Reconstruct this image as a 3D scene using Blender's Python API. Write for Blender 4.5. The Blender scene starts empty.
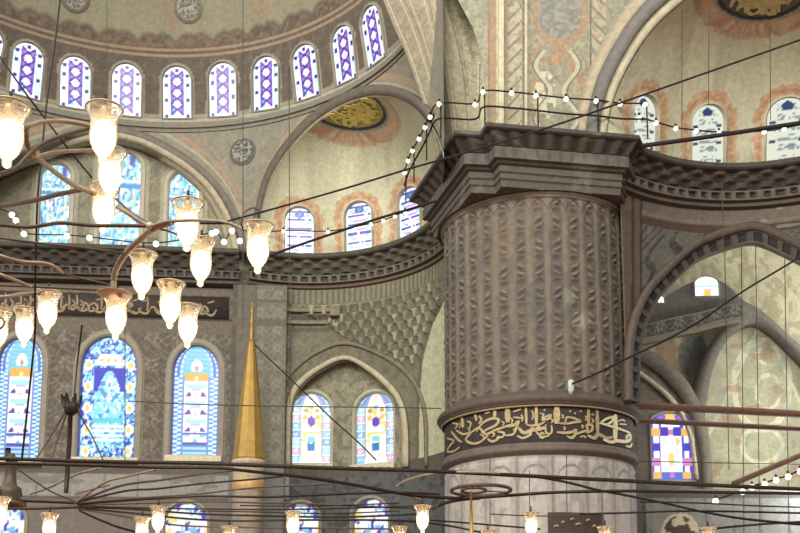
import bpy, math
import numpy as np
from mathutils import Matrix, Vector

PI = math.pi
scene = bpy.context.scene
COL = scene.collection

# ------------------------------------------------------------------ camera
F, PITCH, YH = 1000.0, math.radians(8), 640.0
YPP = YH - F * math.tan(PITCH)
CZ = 1.6
cp, sp = math.cos(PITCH), math.sin(PITCH)
cam_d = bpy.data.cameras.new('camera')
cam = bpy.data.objects.new('camera', cam_d)
COL.objects.link(cam)
cam.location = (0, 0, CZ)
cam.rotation_euler = (PI / 2 + PITCH, 0, 0)
cam_d.sensor_width = 36
cam_d.lens = 36 * F / 800
cam_d.shift_y = (YPP - 266.5) / 800
cam_d.clip_end = 300
scene.camera = cam

def A3(*a): return np.array(a, float)
def raydir(px, py):
    dx = (px - 400) / F; dy = (YPP - py) / F
    return A3(dx, cp - dy * sp, sp + dy * cp)
def pt(px, py, Y):
    d = raydir(px, py); return A3(0, 0, CZ) + d * (Y / d[1])
def ptz(px, py, Z):
    d = raydir(px, py); return A3(0, 0, CZ) + d * ((Z - CZ) / d[2])
def ptpl(px, py, p0, n):
    d = raydir(px, py); o = A3(0, 0, CZ)
    return o + d * (np.dot(p0 - o, n) / np.dot(d, n))
def ptcyl(px, py, c, r, far=True):
    d = raydir(px, py)
    a = d[0]**2 + d[1]**2; b = -2 * (d[0] * c[0] + d[1] * c[1]); q = c[0]**2 + c[1]**2 - r * r
    D = b * b - 4 * a * q
    D = max(D, 0)
    t = (-b + (1 if far else -1) * math.sqrt(D)) / (2 * a)
    return A3(0, 0, CZ) + d * t
def proj(P):
    P = np.asarray(P, float)
    x = P[..., 0]; y = P[..., 1]; z = P[..., 2] - CZ
    dep = y * cp + z * sp; up = -y * sp + z * cp
    return 400 + F * x / dep, YPP - F * up / dep
def unit(v): v = np.asarray(v, float); return v / (np.linalg.norm(v) + 1e-12)

# ------------------------------------------------------------------ colour and noise
def lin(c):
    c = np.asarray(c, float) / 255.0
    return np.where(c <= 0.04045, c / 12.92, ((c + 0.055) / 1.055) ** 2.4)
def hsh(i, j, seed=0):
    i = i.astype(np.int64); j = j.astype(np.int64)
    n = (i * 374761393 + j * 668265263 + seed * 974634777) & 0x7fffffff
    n = ((n ^ (n >> 13)) * 1274126177) & 0x7fffffff
    return ((n ^ (n >> 16)) & 0xffff) / 65535.0
def vn(u, v, seed=0):
    u = np.asarray(u, float); v = np.asarray(v, float)
    i = np.floor(u); j = np.floor(v); f = u - i; g = v - j
    f = f * f * (3 - 2 * f); g = g * g * (3 - 2 * g)
    a = hsh(i, j, seed); b = hsh(i + 1, j, seed); c = hsh(i, j + 1, seed); d = hsh(i + 1, j + 1, seed)
    return (a * (1 - f) + b * f) * (1 - g) + (c * (1 - f) + d * f) * g
def fbm(u, v, seed=0):
    return vn(u, v, seed) * .5 + vn(u * 2.1, v * 2.1, seed + 1) * .3 + vn(u * 4.3, v * 4.3, seed + 2) * .2
def mix(C, col, m):
    m = np.clip(np.asarray(m, float), 0, 1)[..., None]
    return C * (1 - m) + np.asarray(col, float) * m
def base(shape, col): return np.ones(tuple(shape) + (3,)) * np.asarray(col, float)
def band(x, a, b, s=0.0):
    if s == 0: return ((x >= a) & (x <= b)).astype(float)
    return np.clip((x - a) / s + .5, 0, 1) * np.clip((b - x) / s + .5, 0, 1)
def vines(u, v, w=.16):
    """interlaced stems and leaves, roughly 0..1"""
    a = np.sin(PI * 2 * (u + .28 * np.sin(2 * PI * v)))
    b = np.sin(PI * 2 * (v + .28 * np.sin(2 * PI * u + 1.3)))
    st = np.clip(1 - np.abs(a) / (w * 2), 0, 1) + np.clip(1 - np.abs(b) / (w * 2), 0, 1)
    iu = u - np.floor(u) - .5; iv = v - np.floor(v) - .5
    r = np.hypot(iu, iv); an = np.arctan2(iv, iu)
    ros = np.clip((.24 + .08 * np.cos(6 * an) - r) * 14, 0, 1) * np.clip((r - .07) * 20, 0, 1)
    return np.clip(np.maximum(st * .8, ros), 0, 1)

# ------------------------------------------------------------------ materials
def nodes(name):
    m = bpy.data.materials.new(name); m.use_nodes = True
    nt = m.node_tree; nt.nodes.clear()
    return m, nt
def N(nt, t, **k):
    n = nt.nodes.new(t)
    for a, b in k.items():
        if a in n.inputs: n.inputs[a].default_value = b
        else: setattr(n, a, b)
    return n
def mat(name, col=None, rough=.8, metal=0.0, amt=.22, sc=6.0, bump=.15, gain=1.0):
    """col None: base colour comes from the surface's own painted ornament ('paint')"""
    m, nt = nodes(name); L = nt.links.new
    out = N(nt, 'ShaderNodeOutputMaterial'); p = N(nt, 'ShaderNodeBsdfPrincipled')
    p.inputs['Roughness'].default_value = rough; p.inputs['Metallic'].default_value = metal
    if 'Specular IOR Level' in p.inputs: p.inputs['Specular IOR Level'].default_value = .25
    tc = N(nt, 'ShaderNodeTexCoord')
    nz = N(nt, 'ShaderNodeTexNoise'); nz.inputs['Scale'].default_value = sc; nz.inputs['Detail'].default_value = 6
    L(tc.outputs['Object'], nz.inputs['Vector'])
    mr = N(nt, 'ShaderNodeMapRange'); mr.inputs['From Min'].default_value = .25; mr.inputs['From Max'].default_value = .75
    mr.inputs['To Min'].default_value = (1 - amt) * gain; mr.inputs['To Max'].default_value = (1 + amt) * gain
    L(nz.outputs['Fac'], mr.inputs['Value'])
    mx = N(nt, 'ShaderNodeVectorMath', operation='MULTIPLY')
    if col is None:
        at = N(nt, 'ShaderNodeAttribute', attribute_name='paint'); L(at.outputs['Color'], mx.inputs[0])
    else:
        mx.inputs[0].default_value = tuple(lin(col))
    L(mr.outputs['Result'], mx.inputs[1]); L(mx.outputs['Vector'], p.inputs['Base Color'])
    if bump:
        bp = N(nt, 'ShaderNodeBump'); bp.inputs['Strength'].default_value = bump; bp.inputs['Distance'].default_value = .03
        L(nz.outputs['Fac'], bp.inputs['Height']); L(bp.outputs['Normal'], p.inputs['Normal'])
    L(p.outputs['BSDF'], out.inputs['Surface'])
    return m
def glow(name, col, s):
    m, nt = nodes(name)
    out = N(nt, 'ShaderNodeOutputMaterial'); e = N(nt, 'ShaderNodeEmission')
    e.inputs['Color'].default_value = (*lin(col), 1); e.inputs['Strength'].default_value = s
    nt.links.new(e.outputs[0], out.inputs['Surface'])
    return m
def glass_pane(name, s):
    m, nt = nodes(name); L = nt.links.new
    out = N(nt, 'ShaderNodeOutputMaterial'); e = N(nt, 'ShaderNodeEmission'); e.inputs['Strength'].default_value = s
    at = N(nt, 'ShaderNodeAttribute', attribute_name='paint'); L(at.outputs['Color'], e.inputs['Color'])
    g = N(nt, 'ShaderNodeBsdfGlossy'); g.inputs['Roughness'].default_value = .3
    mx = N(nt, 'ShaderNodeMixShader'); mx.inputs[0].default_value = .03
    L(e.outputs[0], mx.inputs[1]); L(g.outputs[0], mx.inputs[2]); L(mx.outputs[0], out.inputs['Surface'])
    return m
def lamp_glass(name):
    m, nt = nodes(name); L = nt.links.new
    out = N(nt, 'ShaderNodeOutputMaterial')
    t = N(nt, 'ShaderNodeBsdfTransparent'); t.inputs[0].default_value = (1, .93, .80, 1)
    g = N(nt, 'ShaderNodeBsdfGlossy'); g.inputs['Roughness'].default_value = .12; g.inputs[0].default_value = (1, .95, .85, 1)
    d = N(nt, 'ShaderNodeBsdfTranslucent'); d.inputs[0].default_value = (1, .86, .62, 1)
    fr = N(nt, 'ShaderNodeLayerWeight'); fr.inputs['Blend'].default_value = .35
    m1 = N(nt, 'ShaderNodeMixShader'); m1.inputs[0].default_value = .28
    L(t.outputs[0], m1.inputs[1]); L(d.outputs[0], m1.inputs[2])
    m2 = N(nt, 'ShaderNodeMixShader'); L(fr.outputs['Facing'], m2.inputs[0]); L(m1.outputs[0], m2.inputs[1]); L(g.outputs[0], m2.inputs[2])
    L(m2.outputs[0], out.inputs['Surface'])
    return m

M_PAINT = mat('painted_plaster', None, .85, amt=.17, sc=8, bump=.12)
M_STONE = mat('painted_carved_stone', None, .8, amt=.2, sc=7, bump=.3, gain=.66)
M_GLASS = glass_pane('stained_glass', 1.25)
M_FRAME = mat('window_plaster', (172, 166, 146), .8, amt=.1)
M_FRAMEG = mat('grey_window_plaster', (138, 131, 118), .85, amt=.12)
M_IRON = mat('black_iron', (40, 33, 28), .5, .3, amt=.2, sc=9)
M_BRONZE = mat('aged_bronze', (132, 120, 100), .5, .25, amt=.25, sc=9)
M_BRONZE_D = mat('dark_bronze', (78, 66, 54), .5, .3, amt=.22, sc=9)
M_CABLE = mat('black_cable', (30, 25, 23), .7, amt=.1, bump=0)
M_WIRE = mat('thin_grey_wire', (70, 64, 55), .7, amt=.1, bump=0)
M_GOLD = mat('gilded_lead', (150, 121, 60), .45, .3, amt=.2, sc=4)
M_GOLD_L = mat('gold_lettering', (160, 144, 106), .55, .1, amt=.3, sc=9)
M_GOLD_LIT = mat('lit_gold_lettering', (205, 196, 158), .55, .1, amt=.2, sc=9)  # paler copy of the gold lettering, bright light put into its colour
M_BRASS = mat('lamp_brass', (172, 152, 122), .4, .3, amt=.15, sc=9)
M_BULB = glow('warm_bulb', (255, 236, 200), 4.5)
M_SPARK = glow('small_bulb', (255, 248, 232), 1.6)
M_LGLASS = lamp_glass('lamp_glass')
M_SILL = mat('pale_window_sill', (196, 188, 158), .8)
M_TIE = mat('brown_tie_beam', (104, 76, 58), .6, amt=.2, sc=5)

# ------------------------------------------------------------------ object helpers
def tag(o, label=None, cat=None, group=None, kind=None):
    if label: o['label'] = label
    if cat: o['category'] = cat
    if group: o['group'] = group
    if kind: o['kind'] = kind
    return o
def empty(name, loc=(0, 0, 0)):
    o = bpy.data.objects.new(name, None); COL.objects.link(o)
    o.location = [float(x) for x in loc]; o.empty_display_size = .2
    return o
def link(name, me, m, parent=None, smooth=True):
    me.materials.append(m)
    me.polygons.foreach_set('use_smooth', [smooth] * len(me.polygons))
    me.update()
    o = bpy.data.objects.new(name, me); COL.objects.link(o)
    if parent is not None:
        o.parent = parent
        o.matrix_parent_inverse = Matrix.Translation(-parent.location)
    return o
class MB:
    def __init__(s): s.v = []; s.f = []
    def add(s, V, Fc):
        b = len(s.v); s.v += [tuple(map(float, x)) for x in V]
        s.f += [tuple(b + i for i in f) for f in Fc]
    def build(s, name, m, parent=None, smooth=True):
        me = bpy.data.meshes.new(name); me.from_pydata(s.v, [], s.f)
        return link(name, me, m, parent, smooth)
    def box(s, c, sx, sy, sz, R=None):
        V = []
        for a in (-1, 1):
            for b in (-1, 1):
                for d in (-1, 1):
                    p = A3(a * sx / 2, b * sy / 2, d * sz / 2)
                    if R is not None: p = R @ p
                    V.append(p + np.asarray(c))
        s.add(V, [(0, 1, 3, 2), (4, 6, 7, 5), (0, 4, 5, 1), (2, 3, 7, 6), (0, 2, 6, 4), (1, 5, 7, 3)])
    def lathe(s, prof, c=(0, 0, 0), n=24):
        c = np.asarray(c, float); V = []; Fc = []
        for r, z in prof:
            for k in range(n):
                a = 2 * PI * k / n; V.append(c + A3(r * math.cos(a), r * math.sin(a), z))
        for i in range(len(prof) - 1):
            for k in range(n):
                k2 = (k + 1) % n; Fc.append((i * n + k, i * n + k2, (i + 1) * n + k2, (i + 1) * n + k))
        s.add(V, Fc)
    def tube(s, P, r, n=8, closed=False):
        P = np.asarray(P, float); m = len(P)
        r = np.ones(m) * r if np.isscalar(r) else np.asarray(r, float)
        if closed: T = np.roll(P, -1, 0) - np.roll(P, 1, 0)
        else: T = np.gradient(P, axis=0)
        T /= np.linalg.norm(T, axis=1)[:, None] + 1e-12
        up = A3(0, 0, 1)
        if abs(T[:, 2]).mean() > .8: up = A3(0, 1, 0)
        V = []; Fc = []
        for i in range(m):
            a = np.cross(T[i], up); a = unit(a) if np.linalg.norm(a) > 1e-4 else A3(1, 0, 0)
            b = np.cross(a, T[i])
            for k in range(n):
                t = 2 * PI * k / n; V.append(P[i] + r[i] * (math.cos(t) * a + math.sin(t) * b))
        for i in range(m if closed else m - 1):
            i2 = (i + 1) % m
            for k in range(n):
                k2 = (k + 1) % n; Fc.append((i * n + k, i * n + k2, i2 * n + k2, i2 * n + k))
        if not closed:
            Fc.append(tuple(range(n))); Fc.append(tuple((m - 1) * n + k for k in reversed(range(n))))
        s.add(V, Fc)
    def ribbon(s, A, B, d):
        """solid strip between polylines A and B, thickened by vector(s) d"""
        A = np.asarray(A, float); B = np.asarray(B, float); d = np.broadcast_to(np.asarray(d, float), A.shape)
        n = len(A); V = np.concatenate([A, A + d, B + d, B]); Fc = []
        for i in range(n - 1):
            for q in range(4):
                q2 = (q + 1) % 4; Fc.append((q * n + i, q * n + i + 1, q2 * n + i + 1, q2 * n + i))
        Fc.append((0, n, 2 * n, 3 * n)); Fc.append((4 * n - 1, 3 * n - 1, 2 * n - 1, n - 1))
        s.add(V, Fc)
    def ball(s, c, r, n=10, sz=1.0):
        prof = [(max(1e-4, r * math.sin(PI * k / n)), -r * sz * math.cos(PI * k / n)) for k in range(n + 1)]
        s.lathe(prof, c, n + 4)
def spline(P, n=8):
    P = np.asarray(P, float); out = []
    Q = np.vstack([2 * P[0] - P[1], P, 2 * P[-1] - P[-2]])
    for i in range(1, len(Q) - 2):
        p0, p1, p2, p3 = Q[i - 1], Q[i], Q[i + 1], Q[i + 2]
        for k in range(n):
            t = k / n
            out.append(.5 * ((2 * p1) + (-p0 + p2) * t + (2 * p0 - 5 * p1 + 4 * p2 - p3) * t * t + (-p0 + 3 * p1 - 3 * p2 + p3) * t ** 3))
    out.append(P[-1]); return np.array(out)
def resample(P, n):
    P = np.asarray(P, float); L = np.r_[0, np.cumsum(np.linalg.norm(np.diff(P, axis=0), axis=1))]
    t = np.linspace(0, L[-1], n)
    return np.stack([np.interp(t, L, P[:, k]) for k in range(P.shape[1])], 1)
def set_paint(me, C):
    a = me.attributes.new('paint', 'FLOAT_COLOR', 'POINT')
    rgba = np.ones((len(C), 4), np.float32); Cq = np.clip(C, 0, 255); Lq = (Cq @ np.array([.3, .59, .11]))[:, None]; Cq = (Lq + .8 * (Cq - Lq)) * np.array([.985, 1.0, .965])
    rgba[:, :3] = lin(np.clip(Cq, 0, 255)); a.data.foreach_set('color', rgba.ravel())
def grid(name, P, C, m, parent=None, holes=(), smooth=True):
    nu, nv = P.shape[:2]
    idx = np.arange(nu * nv).reshape(nu, nv)
    q = np.stack([idx[:-1, :-1], idx[1:, :-1], idx[1:, 1:], idx[:-1, 1:]], -1).reshape(-1, 4)
    V = P.reshape(-1, 3)
    if holes:
        ctr = V[q].mean(1); keep = np.ones(len(q), bool)
        for h in holes: keep &= ~h.inside(ctr)
        q = q[keep]
    me = bpy.data.meshes.new(name)
    me.vertices.add(len(V)); me.vertices.foreach_set('co', V.astype(np.float32).ravel())
    me.loops.add(len(q) * 4); me.loops.foreach_set('vertex_index', q.ravel().astype(np.int32))
    me.polygons.add(len(q)); me.polygons.foreach_set('loop_start', np.arange(0, len(q) * 4, 4, dtype=np.int32))
    me.update(calc_edges=True); me.validate()
    set_paint(me, C.reshape(-1, 3))
    return link(name, me, m, parent, smooth)
def locate(P, px, py):
    """index and point of the grid vertex seen at a pixel"""
    X, Y = proj(P); d = (X - px) ** 2 + (Y - py) ** 2
    i = np.unravel_index(np.argmin(d), d.shape)
    return P[i]

# ------------------------------------------------------------------ windows
class Win:
    def __init__(s, bot, top, w, view=A3(0, 0, CZ), rise=.5):
        s.b = np.asarray(bot, float); s.up = unit(np.asarray(top) - s.b); s.h = float(np.linalg.norm(np.asarray(top) - s.b)); s.w = w
        to = view - s.b; r = np.cross(A3(0, 1, 0), A3(0, 0, 1)); s.r = r
        s.n = None; s.rise = rise * w
    def face(s, n):
        n = np.asarray(n, float); s.r = unit(np.cross(s.up, n)) ; s.n = unit(np.cross(s.r, s.up)); 
        if s.r[0] < 0 and abs(s.r[0]) > abs(s.r[1]) * .2: pass
        return s
    def hw(s, y, g=0.0):
        """half width at height y of the outline grown by g"""
        hw = s.w / 2 + g; ys = s.h - s.rise; ry = s.rise + g
        y = np.asarray(y, float)
        t = np.clip((y - ys) / ry, 0, 1)
        top = hw * np.sqrt(np.clip(1 - t ** 2.15, 0, 1))
        return np.where(y < ys, hw, top)
    def local(s, P):
        d = P - s.b; return d @ s.r, d @ s.up, d @ s.n
    def inside(s, P, g=.02):
        x, y, z = s.local(P)
        return (y > -g) & (y < s.h + g) & (np.abs(x) < s.hw(y, g)) & (np.abs(z) < 1.2)
    def outline(s, g, z, gb=None):
        gb = g if gb is None else gb
        ys = s.h - s.rise
        L = [(-(s.w / 2 + g), y) for y in np.linspace(-gb, ys, 6)]
        tt = np.sin(np.linspace(0, PI / 2, 12))[1:]
        arc = [(-float(s.hw(ys + t * (s.rise + g), g)), ys + t * (s.rise + g)) for t in tt]
        L += arc; L += [(-x, y) for x, y in reversed(L[:-1])]
        return np.array([s.b + s.r * x + s.up * y + s.n * z for x, y in L])
    def build(s, name, label, pat, m_frame=None, fw=.1, depth=.2, group=None, strength=None, glass=None, cols=26, sill=False):
        m_frame = m_frame or M_FRAME
        e = empty(name, s.b); tag(e, label, 'stained glass window', group, 'structure')
        rings = [s.outline(fw, -.02), s.outline(fw, .05), s.outline(fw * .3, .07), s.outline(0, .02), s.outline(-.005, -depth)]
        mb = MB(); n = len(rings[0]); V = np.concatenate(rings); Fc = []
        for q in range(len(rings) - 1):
            for i in range(n):
                i2 = (i + 1) % n; Fc.append((q * n + i, q * n + i2, (q + 1) * n + i2, (q + 1) * n + i))
        mb.add(V, Fc); mb.build('window_frame', m_frame, e, smooth=False)
        if sill:
            mb = MB(); c0 = s.b - s.up * .14 + s.n * .04; mb.box(c0, s.w + fw * 1.6, .3, .2, np.array([s.r, s.n, s.up]).T); mb.build('window_sill', M_SILL, e, smooth=False)
        rows = max(8, int(cols * s.h / s.w)); 
        a = np.linspace(-1, 1, cols); y = s.h * (1 - (1 - np.linspace(0, 1, rows)) ** 1.0)
        y[-1] = s.h * .999
        Ag, Yg = np.meshgrid(a, y, indexing='ij'); X = Ag * s.hw(Yg)
        P = s.b + X[..., None] * s.r + Yg[..., None] * s.up - s.n * (depth * .8)
        C = pat(X / (s.w / 2), Yg / s.h, s.w, s.h, s.hw(Yg) / (s.w / 2))
        grid('stained_glass', P, C, glass or M_GLASS, e, smooth=False)
        return e

def pane_noise(a, b, k=30): return .88 + .2 * hsh(np.floor((a + 1) * k * .5).astype(int), np.floor(b * k * 1.6).astype(int), 5)
WHITE = (250, 250, 255); BLUE = (60, 35, 205); PURP = (128, 90, 210); CYAN = (120, 215, 245); DEEP = (40, 40, 210); ORG = (236, 170, 60); PINK = (220, 150, 220)
def pat_drum(a, b, w, h, e):
    C = base(a.shape, WHITE)
    C = mix(C, (195, 235, 250), band(a, .6, .92) * (vn(b * 9, a * 0 + 3, 2) > .4) * .8)
    C = mix(C, (205, 228, 250), band(a, -.92, -.6) * (vn(b * 7, a * 0 + 8, 3) > .6) * .8)
    y = (b - .06) * 4.6; core = (b > .05) & (b < .92); wv = np.abs(np.cos(PI * y)); st = .40 * wv
    C = mix(C, (246, 226, 250), core * (np.abs(a) < st)); C = mix(C, (150, 110, 220), core * (np.abs(a) < .42) * (wv < .45) * .85)
    C = mix(C, (120, 205, 242), core * band(b, .05, .26) * band(a, -.5, -.1) * .8)
    C = mix(C, (88, 48, 190), core * (np.abs(np.abs(a) - st) < .115))
    C = mix(C, (110, 70, 205), core * (np.abs(np.abs(a) - .42) < .08) * (wv < .8) * .8)
    for yy in (.04, .36, .64, .82):
        C = mix(C, (48, 38, 165), (np.abs(np.abs(a) - .74) < .13) * (np.abs(b - yy) < .036))
    C = mix(C, (48, 38, 165), (np.abs(a) < .13) * (np.abs(b - .94) < .03))
    return C
def pat_e1(a, b, w, h, e):
    C = base(a.shape, (248, 248, 255))
    y = b * 5.6; i = np.floor(y); f = y - i
    row = band(f, .05, .32)
    C = mix(C, (95, 70, 205), row * (np.abs(a) < .85) * (hsh(np.floor(a * 7 + 9).astype(int), i.astype(int), 3) > .25))
    C = mix(C, (190, 150, 235), band(f, .5, .72) * (np.abs(a) < .6) * (hsh(np.floor(a * 4 + 9).astype(int), i.astype(int), 8) > .4))
    C = mix(C, (150, 215, 245), band(f, .6, .95) * (np.abs(np.abs(a) - .6) < .15))
    C = mix(C, (60, 50, 190), row * (np.abs(np.abs(a) - .75) < .15))
    C = mix(C, (70, 90, 200), (np.hypot(a * .5, (b - .87) * 2) < .17)); C = mix(C, (60, 160, 180), (np.hypot(a * .5, (b - .86) * 2) < .08))
    return C
def pat_e2(a, b, w, h, e):
    C = base(a.shape, (232, 234, 222))
    y = b * 6.4; i = np.floor(y); f = y - i
    C = mix(C, (150, 155, 172), band(f, .25, .6) * (np.abs(a) < .62) * (vn(a * 9, b * 34, 4) > .46))
    C = mix(C, (130, 140, 170), band(f, .68, .9) * (np.abs(a) < .45) * (vn(a * 6, b * 30, 6) > .55))
    C = mix(C, (60, 70, 115), (np.abs(np.abs(a) - .72) < .14) * (np.abs(f - .2) < .16) * (i % 2 == 0))
    C = mix(C, (55, 70, 130), np.hypot(a * .5, (b - .88) * 2) < .15)
    return C
def pat_side(a, b, w, h, e):
    r = np.abs(a) / np.maximum(e, .05); yy0 = b * h / w
    C = base(a.shape, (150, 205, 240))
    dash = np.mod(yy0 * 10 + np.where(np.abs(a) > .78, .5, 0), 1)
    C = mix(C, (60, 120, 215), (dash < .42) * .85); C = mix(C, (222, 246, 252), (dash > .62) * (np.abs(a) > .55) * .8)
    C = mix(C, (72, 70, 200), band(r, .92, 1.1) * .9); C = mix(C, (110, 130, 225), (np.abs(np.abs(a) - .56) < .045))
    top = b > .72
    C = mix(C, (95, 190, 232), top * (r < .74) * .8); C = mix(C, (60, 105, 215), top * band(r, .74, .84)); C = mix(C, (190, 215, 245), top * band(r, .6, .72) * (np.mod(np.arctan2(a, (b - .72) * 3) * 5, 1) < .5))
    C = mix(C, (244, 240, 248), (np.hypot(a, (b - .8) * 3) < .24)); C = mix(C, (205, 130, 120), (np.hypot(a, (b - .8) * 3) < .08)); C = mix(C, (60, 200, 225), band(b, .755, .775) * (np.abs(a) < .5))
    inn = (np.abs(a) < .51) & (b < .68) & (b > .1)
    C = mix(C, (246, 242, 252), inn)
    for k, yc in enumerate((.56, .40, .24)):
        C = mix(C, (150, 222, 240), inn * (np.abs(b - yc - .075) < .018) * (np.abs(a) < .42)); C = mix(C, (190, 180, 235), inn * (np.abs(b - yc - .045) < .012) * (np.abs(a) < .2))
        t = (b - yc) / .05; C = mix(C, (96, 52, 178), inn * (t > -.45) * (t < .5) * (np.abs(np.abs(a) - .27 - .08 * (.5 - t)) < .15 * (.62 - t)))
        C = mix(C, (210, 150, 190), inn * (np.hypot(a, (b - yc + .02) * 5) < .06))
    C = mix(C, (105, 195, 232), inn * (b < .2) * (vn(a * 7, b * 44, 3) > .45)); C = mix(C, (90, 70, 195), (np.abs(a) < .52) * (np.abs(b - .115) < .014)); C = mix(C, (90, 80, 200), inn * (np.abs(b - .2) < .01))
    C = mix(C, (226, 160, 48), (np.abs(a) < .52) * band(b, .685, .755)); C = mix(C, (246, 214, 150), (np.hypot(a, (b - .7) * 4) < .1))
    return C
def pat_mid(a, b, w, h, e):
    r = np.abs(a) / np.maximum(e, .05)
    C = base(a.shape, (80, 150, 230))
    C = mix(C, (150, 232, 248), (vn(a * 14, b * 44, 3) > .5)); C = mix(C, (48, 60, 205), (vn(a * 13 + 3, b * 40, 9) > .62)); C = mix(C, (225, 225, 250), vn(a * 14 + 7, b * 42, 19) > .76)
    by = np.mod(b * 5.6 + .2, 1) - .5
    ro = np.hypot((np.abs(a) - .75) * .9, by * .5)
    C = mix(C, (242, 240, 214), ro < .13); C = mix(C, (228, 192, 96), ro < .07)
    inn = (np.abs(a) < .56) & (b < .75) & (b > .1)
    ar = np.abs(a) < .44 * np.sqrt(np.clip((.72 - b) / .2, 0, 1))
    C = mix(C, (44, 48, 215), inn * (b > .55) * (1 - ar))
    body = inn * np.where(b > .55, ar, np.abs(a) < .5)
    C = mix(C, (118, 216, 244), body); C = mix(C, (205, 244, 250), body * (vn(a * 11, b * 36, 12) > .58)); C = mix(C, (60, 150, 228), body * (vn(a * 12, b * 34, 15) > .7))
    C = mix(C, (225, 205, 235), np.hypot(a, (b - .49) * 3.2) < .11)
    C = mix(C, (238, 242, 250), inn * band(b, .12, .3) * (np.mod(b * 26, 1) > .5)); C = mix(C, (70, 200, 225), inn * band(b, .29, .33))
    C = mix(C, (236, 238, 246), band(b, .77, .86) * (np.abs(a) < .62 - (b - .77) * 3.4)); C = mix(C, (205, 190, 110), band(b, .80, .82) * (np.mod(a * 4, 1) > .5) * (np.abs(a) < .45))
    C = mix(C, (48, 46, 200), band(r, .95, 1.1) * .8)
    return C
def pat_niche(a, b, w, h, e):
    r = np.abs(a) / np.maximum(e, .05)
    C = base(a.shape, (250, 246, 236))
    i = np.floor(b * 8.5); f = b * 8.5 - i; rim = (r > .58) | (b < .09)
    for k, cc in enumerate(((120, 195, 238), (214, 165, 210), (150, 215, 240), (100, 170, 230))): C = mix(C, cc, rim * (np.mod(i + (a > 0), 4) == k))
    C = mix(C, (246, 240, 244), rim * ((f < .16) | (np.hypot(f - .58, (np.abs(a) - .8) * 2) < .22)) * .9); C = mix(C, (205, 150, 190), rim * (np.hypot(f - .58, (np.abs(a) - .8) * 2) < .1))
    C = mix(C, (105, 170, 235), (b > .84) * (r > .45) * (r < .92)); C = mix(C, (150, 120, 205), (b > .84) * (np.abs(r - .72) < .06)); C = mix(C, (225, 205, 225), np.hypot(a, (b - .95) * 3) < .16); C = mix(C, (244, 240, 240), (b < .09) * (np.abs(a) < .55))
    inn = (r < .5) & (b > .1) & (b < .84)
    C = mix(C, (246, 206, 104), inn * (vn(a * 5 + 2, b * 15, 3) > .5)); C = mix(C, (250, 250, 248), inn * (vn(a * 6, b * 19, 7) > .6)); C = mix(C, (190, 150, 70), inn * (np.hypot(np.abs(a) - .3, (b - .76) * 4) < .13)); C = mix(C, (236, 180, 90), inn * (np.hypot(np.abs(a) - .32, (b - .66) * 4) < .14))
    C = mix(C, (150, 195, 225), inn * (np.hypot(a, (b - .8) * 4) < .14))
    C = mix(C, (104, 60, 205), np.hypot(a * .7, (b - .6) * 1.9) < .14)
    C = mix(C, (40, 120, 215), (np.hypot(np.abs(a) - .1, (b - .24) * 1.9) < .12)); C = mix(C, (110, 205, 238), inn * band(b, .31, .39) * (np.abs(a) < .22)); C = mix(C, (245, 205, 110), inn * band(b, .42, .46) * (np.abs(a) < .4))
    C = mix(C, (178, 150, 170), (np.abs(r - .54) < .03) * (b > .09))
    return C
def pat_right(a, b, w, h, e):
    C = base(a.shape, (252, 252, 255))
    rim = (np.abs(a) > .5) | (b > .8) | (b < .13)
    i = np.floor(b * 9); q = np.mod(i, 4)
    C = mix(C, (75, 65, 215), rim); C = mix(C, (215, 120, 200), rim * (np.abs(a) > .5) * (q == 2)); C = mix(C, (245, 240, 250), rim * (np.abs(np.abs(a) - .74) < .14) * (q % 2 == 1))
    C = mix(C, (235, 175, 70), (np.abs(np.abs(a) - .74) < .2) * (band(b, .02, .13) + band(b, .66, .78)))
    C = mix(C, (80, 110, 225), (b < .13) * (np.abs(a) < .5)); C = mix(C, (230, 110, 180), (np.abs(a) < .12) * (band(b, .04, .12) + band(b, .68, .77)))
    C = mix(C, (70, 60, 210), band(b, .66, .8) * (np.abs(a) < .5) * (np.abs(a) > .12))
    C = mix(C, (250, 250, 255), band(b, .8, .86) * (np.abs(a) < .45)); C = mix(C, (240, 190, 90), band(b, .9, 1) * (np.abs(a) < .25)); C = mix(C, (160, 100, 220), band(b, .87, .97) * band(np.abs(a), .3, .6))
    C = mix(C, (245, 200, 110), np.hypot(a * .6, (b - .32) * .9) < .09); C = mix(C, (190, 235, 250), band(a, .1, .4) * band(b, .2, .55) * .7)
    C = mix(C, (245, 190, 120), np.hypot(a - .32, (b - .58) * 2) < .12)
    return C
def pat_tymp(a, b, w, h, e):
    C = base(a.shape, (160, 218, 236))
    n = vn(a * 7, b * 24, 3); C = mix(C, (235, 240, 248), n > .58); C = mix(C, (95, 165, 222), (vn(a * 8, b * 26, 9) > .66)); C = mix(C, (95, 205, 235), vn(a * 6, b * 20, 12) > .7)
    C = mix(C, (120, 90, 200), vn(a * 7, b * 18, 21) > .8); C = mix(C, (225, 205, 170), vn(a * 6, b * 16, 31) > .84)
    C = mix(C, (80, 150, 225), band(b, .66, .7)); C = mix(C, (230, 240, 250), band(b, .71, .735))
    return C
def pat_low(a, b, w, h, e):
    C = base(a.shape, (228, 232, 245)); C = mix(C, (80, 60, 205), vn(a * 5, b * 9, 3) > .55); C = mix(C, (110, 180, 235), vn(a * 5, b * 11, 8) > .66); C = mix(C, (235, 205, 120), vn(a * 5, b * 10, 14) > .74)
    return C
def pat_small(a, b, w, h, e):
    C = base(a.shape, (235, 245, 250)); C = mix(C, (150, 205, 230), (np.abs(np.abs(a) - .35) < .05) | (np.abs(b - .5) < .04)); C = mix(C, (235, 170, 60), (np.abs(a - .05) < .25) * band(b, .02, .35)); return C

WN = [0]
def wname():
    WN[0] += 1; return 'window_%d' % WN[0]

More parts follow.
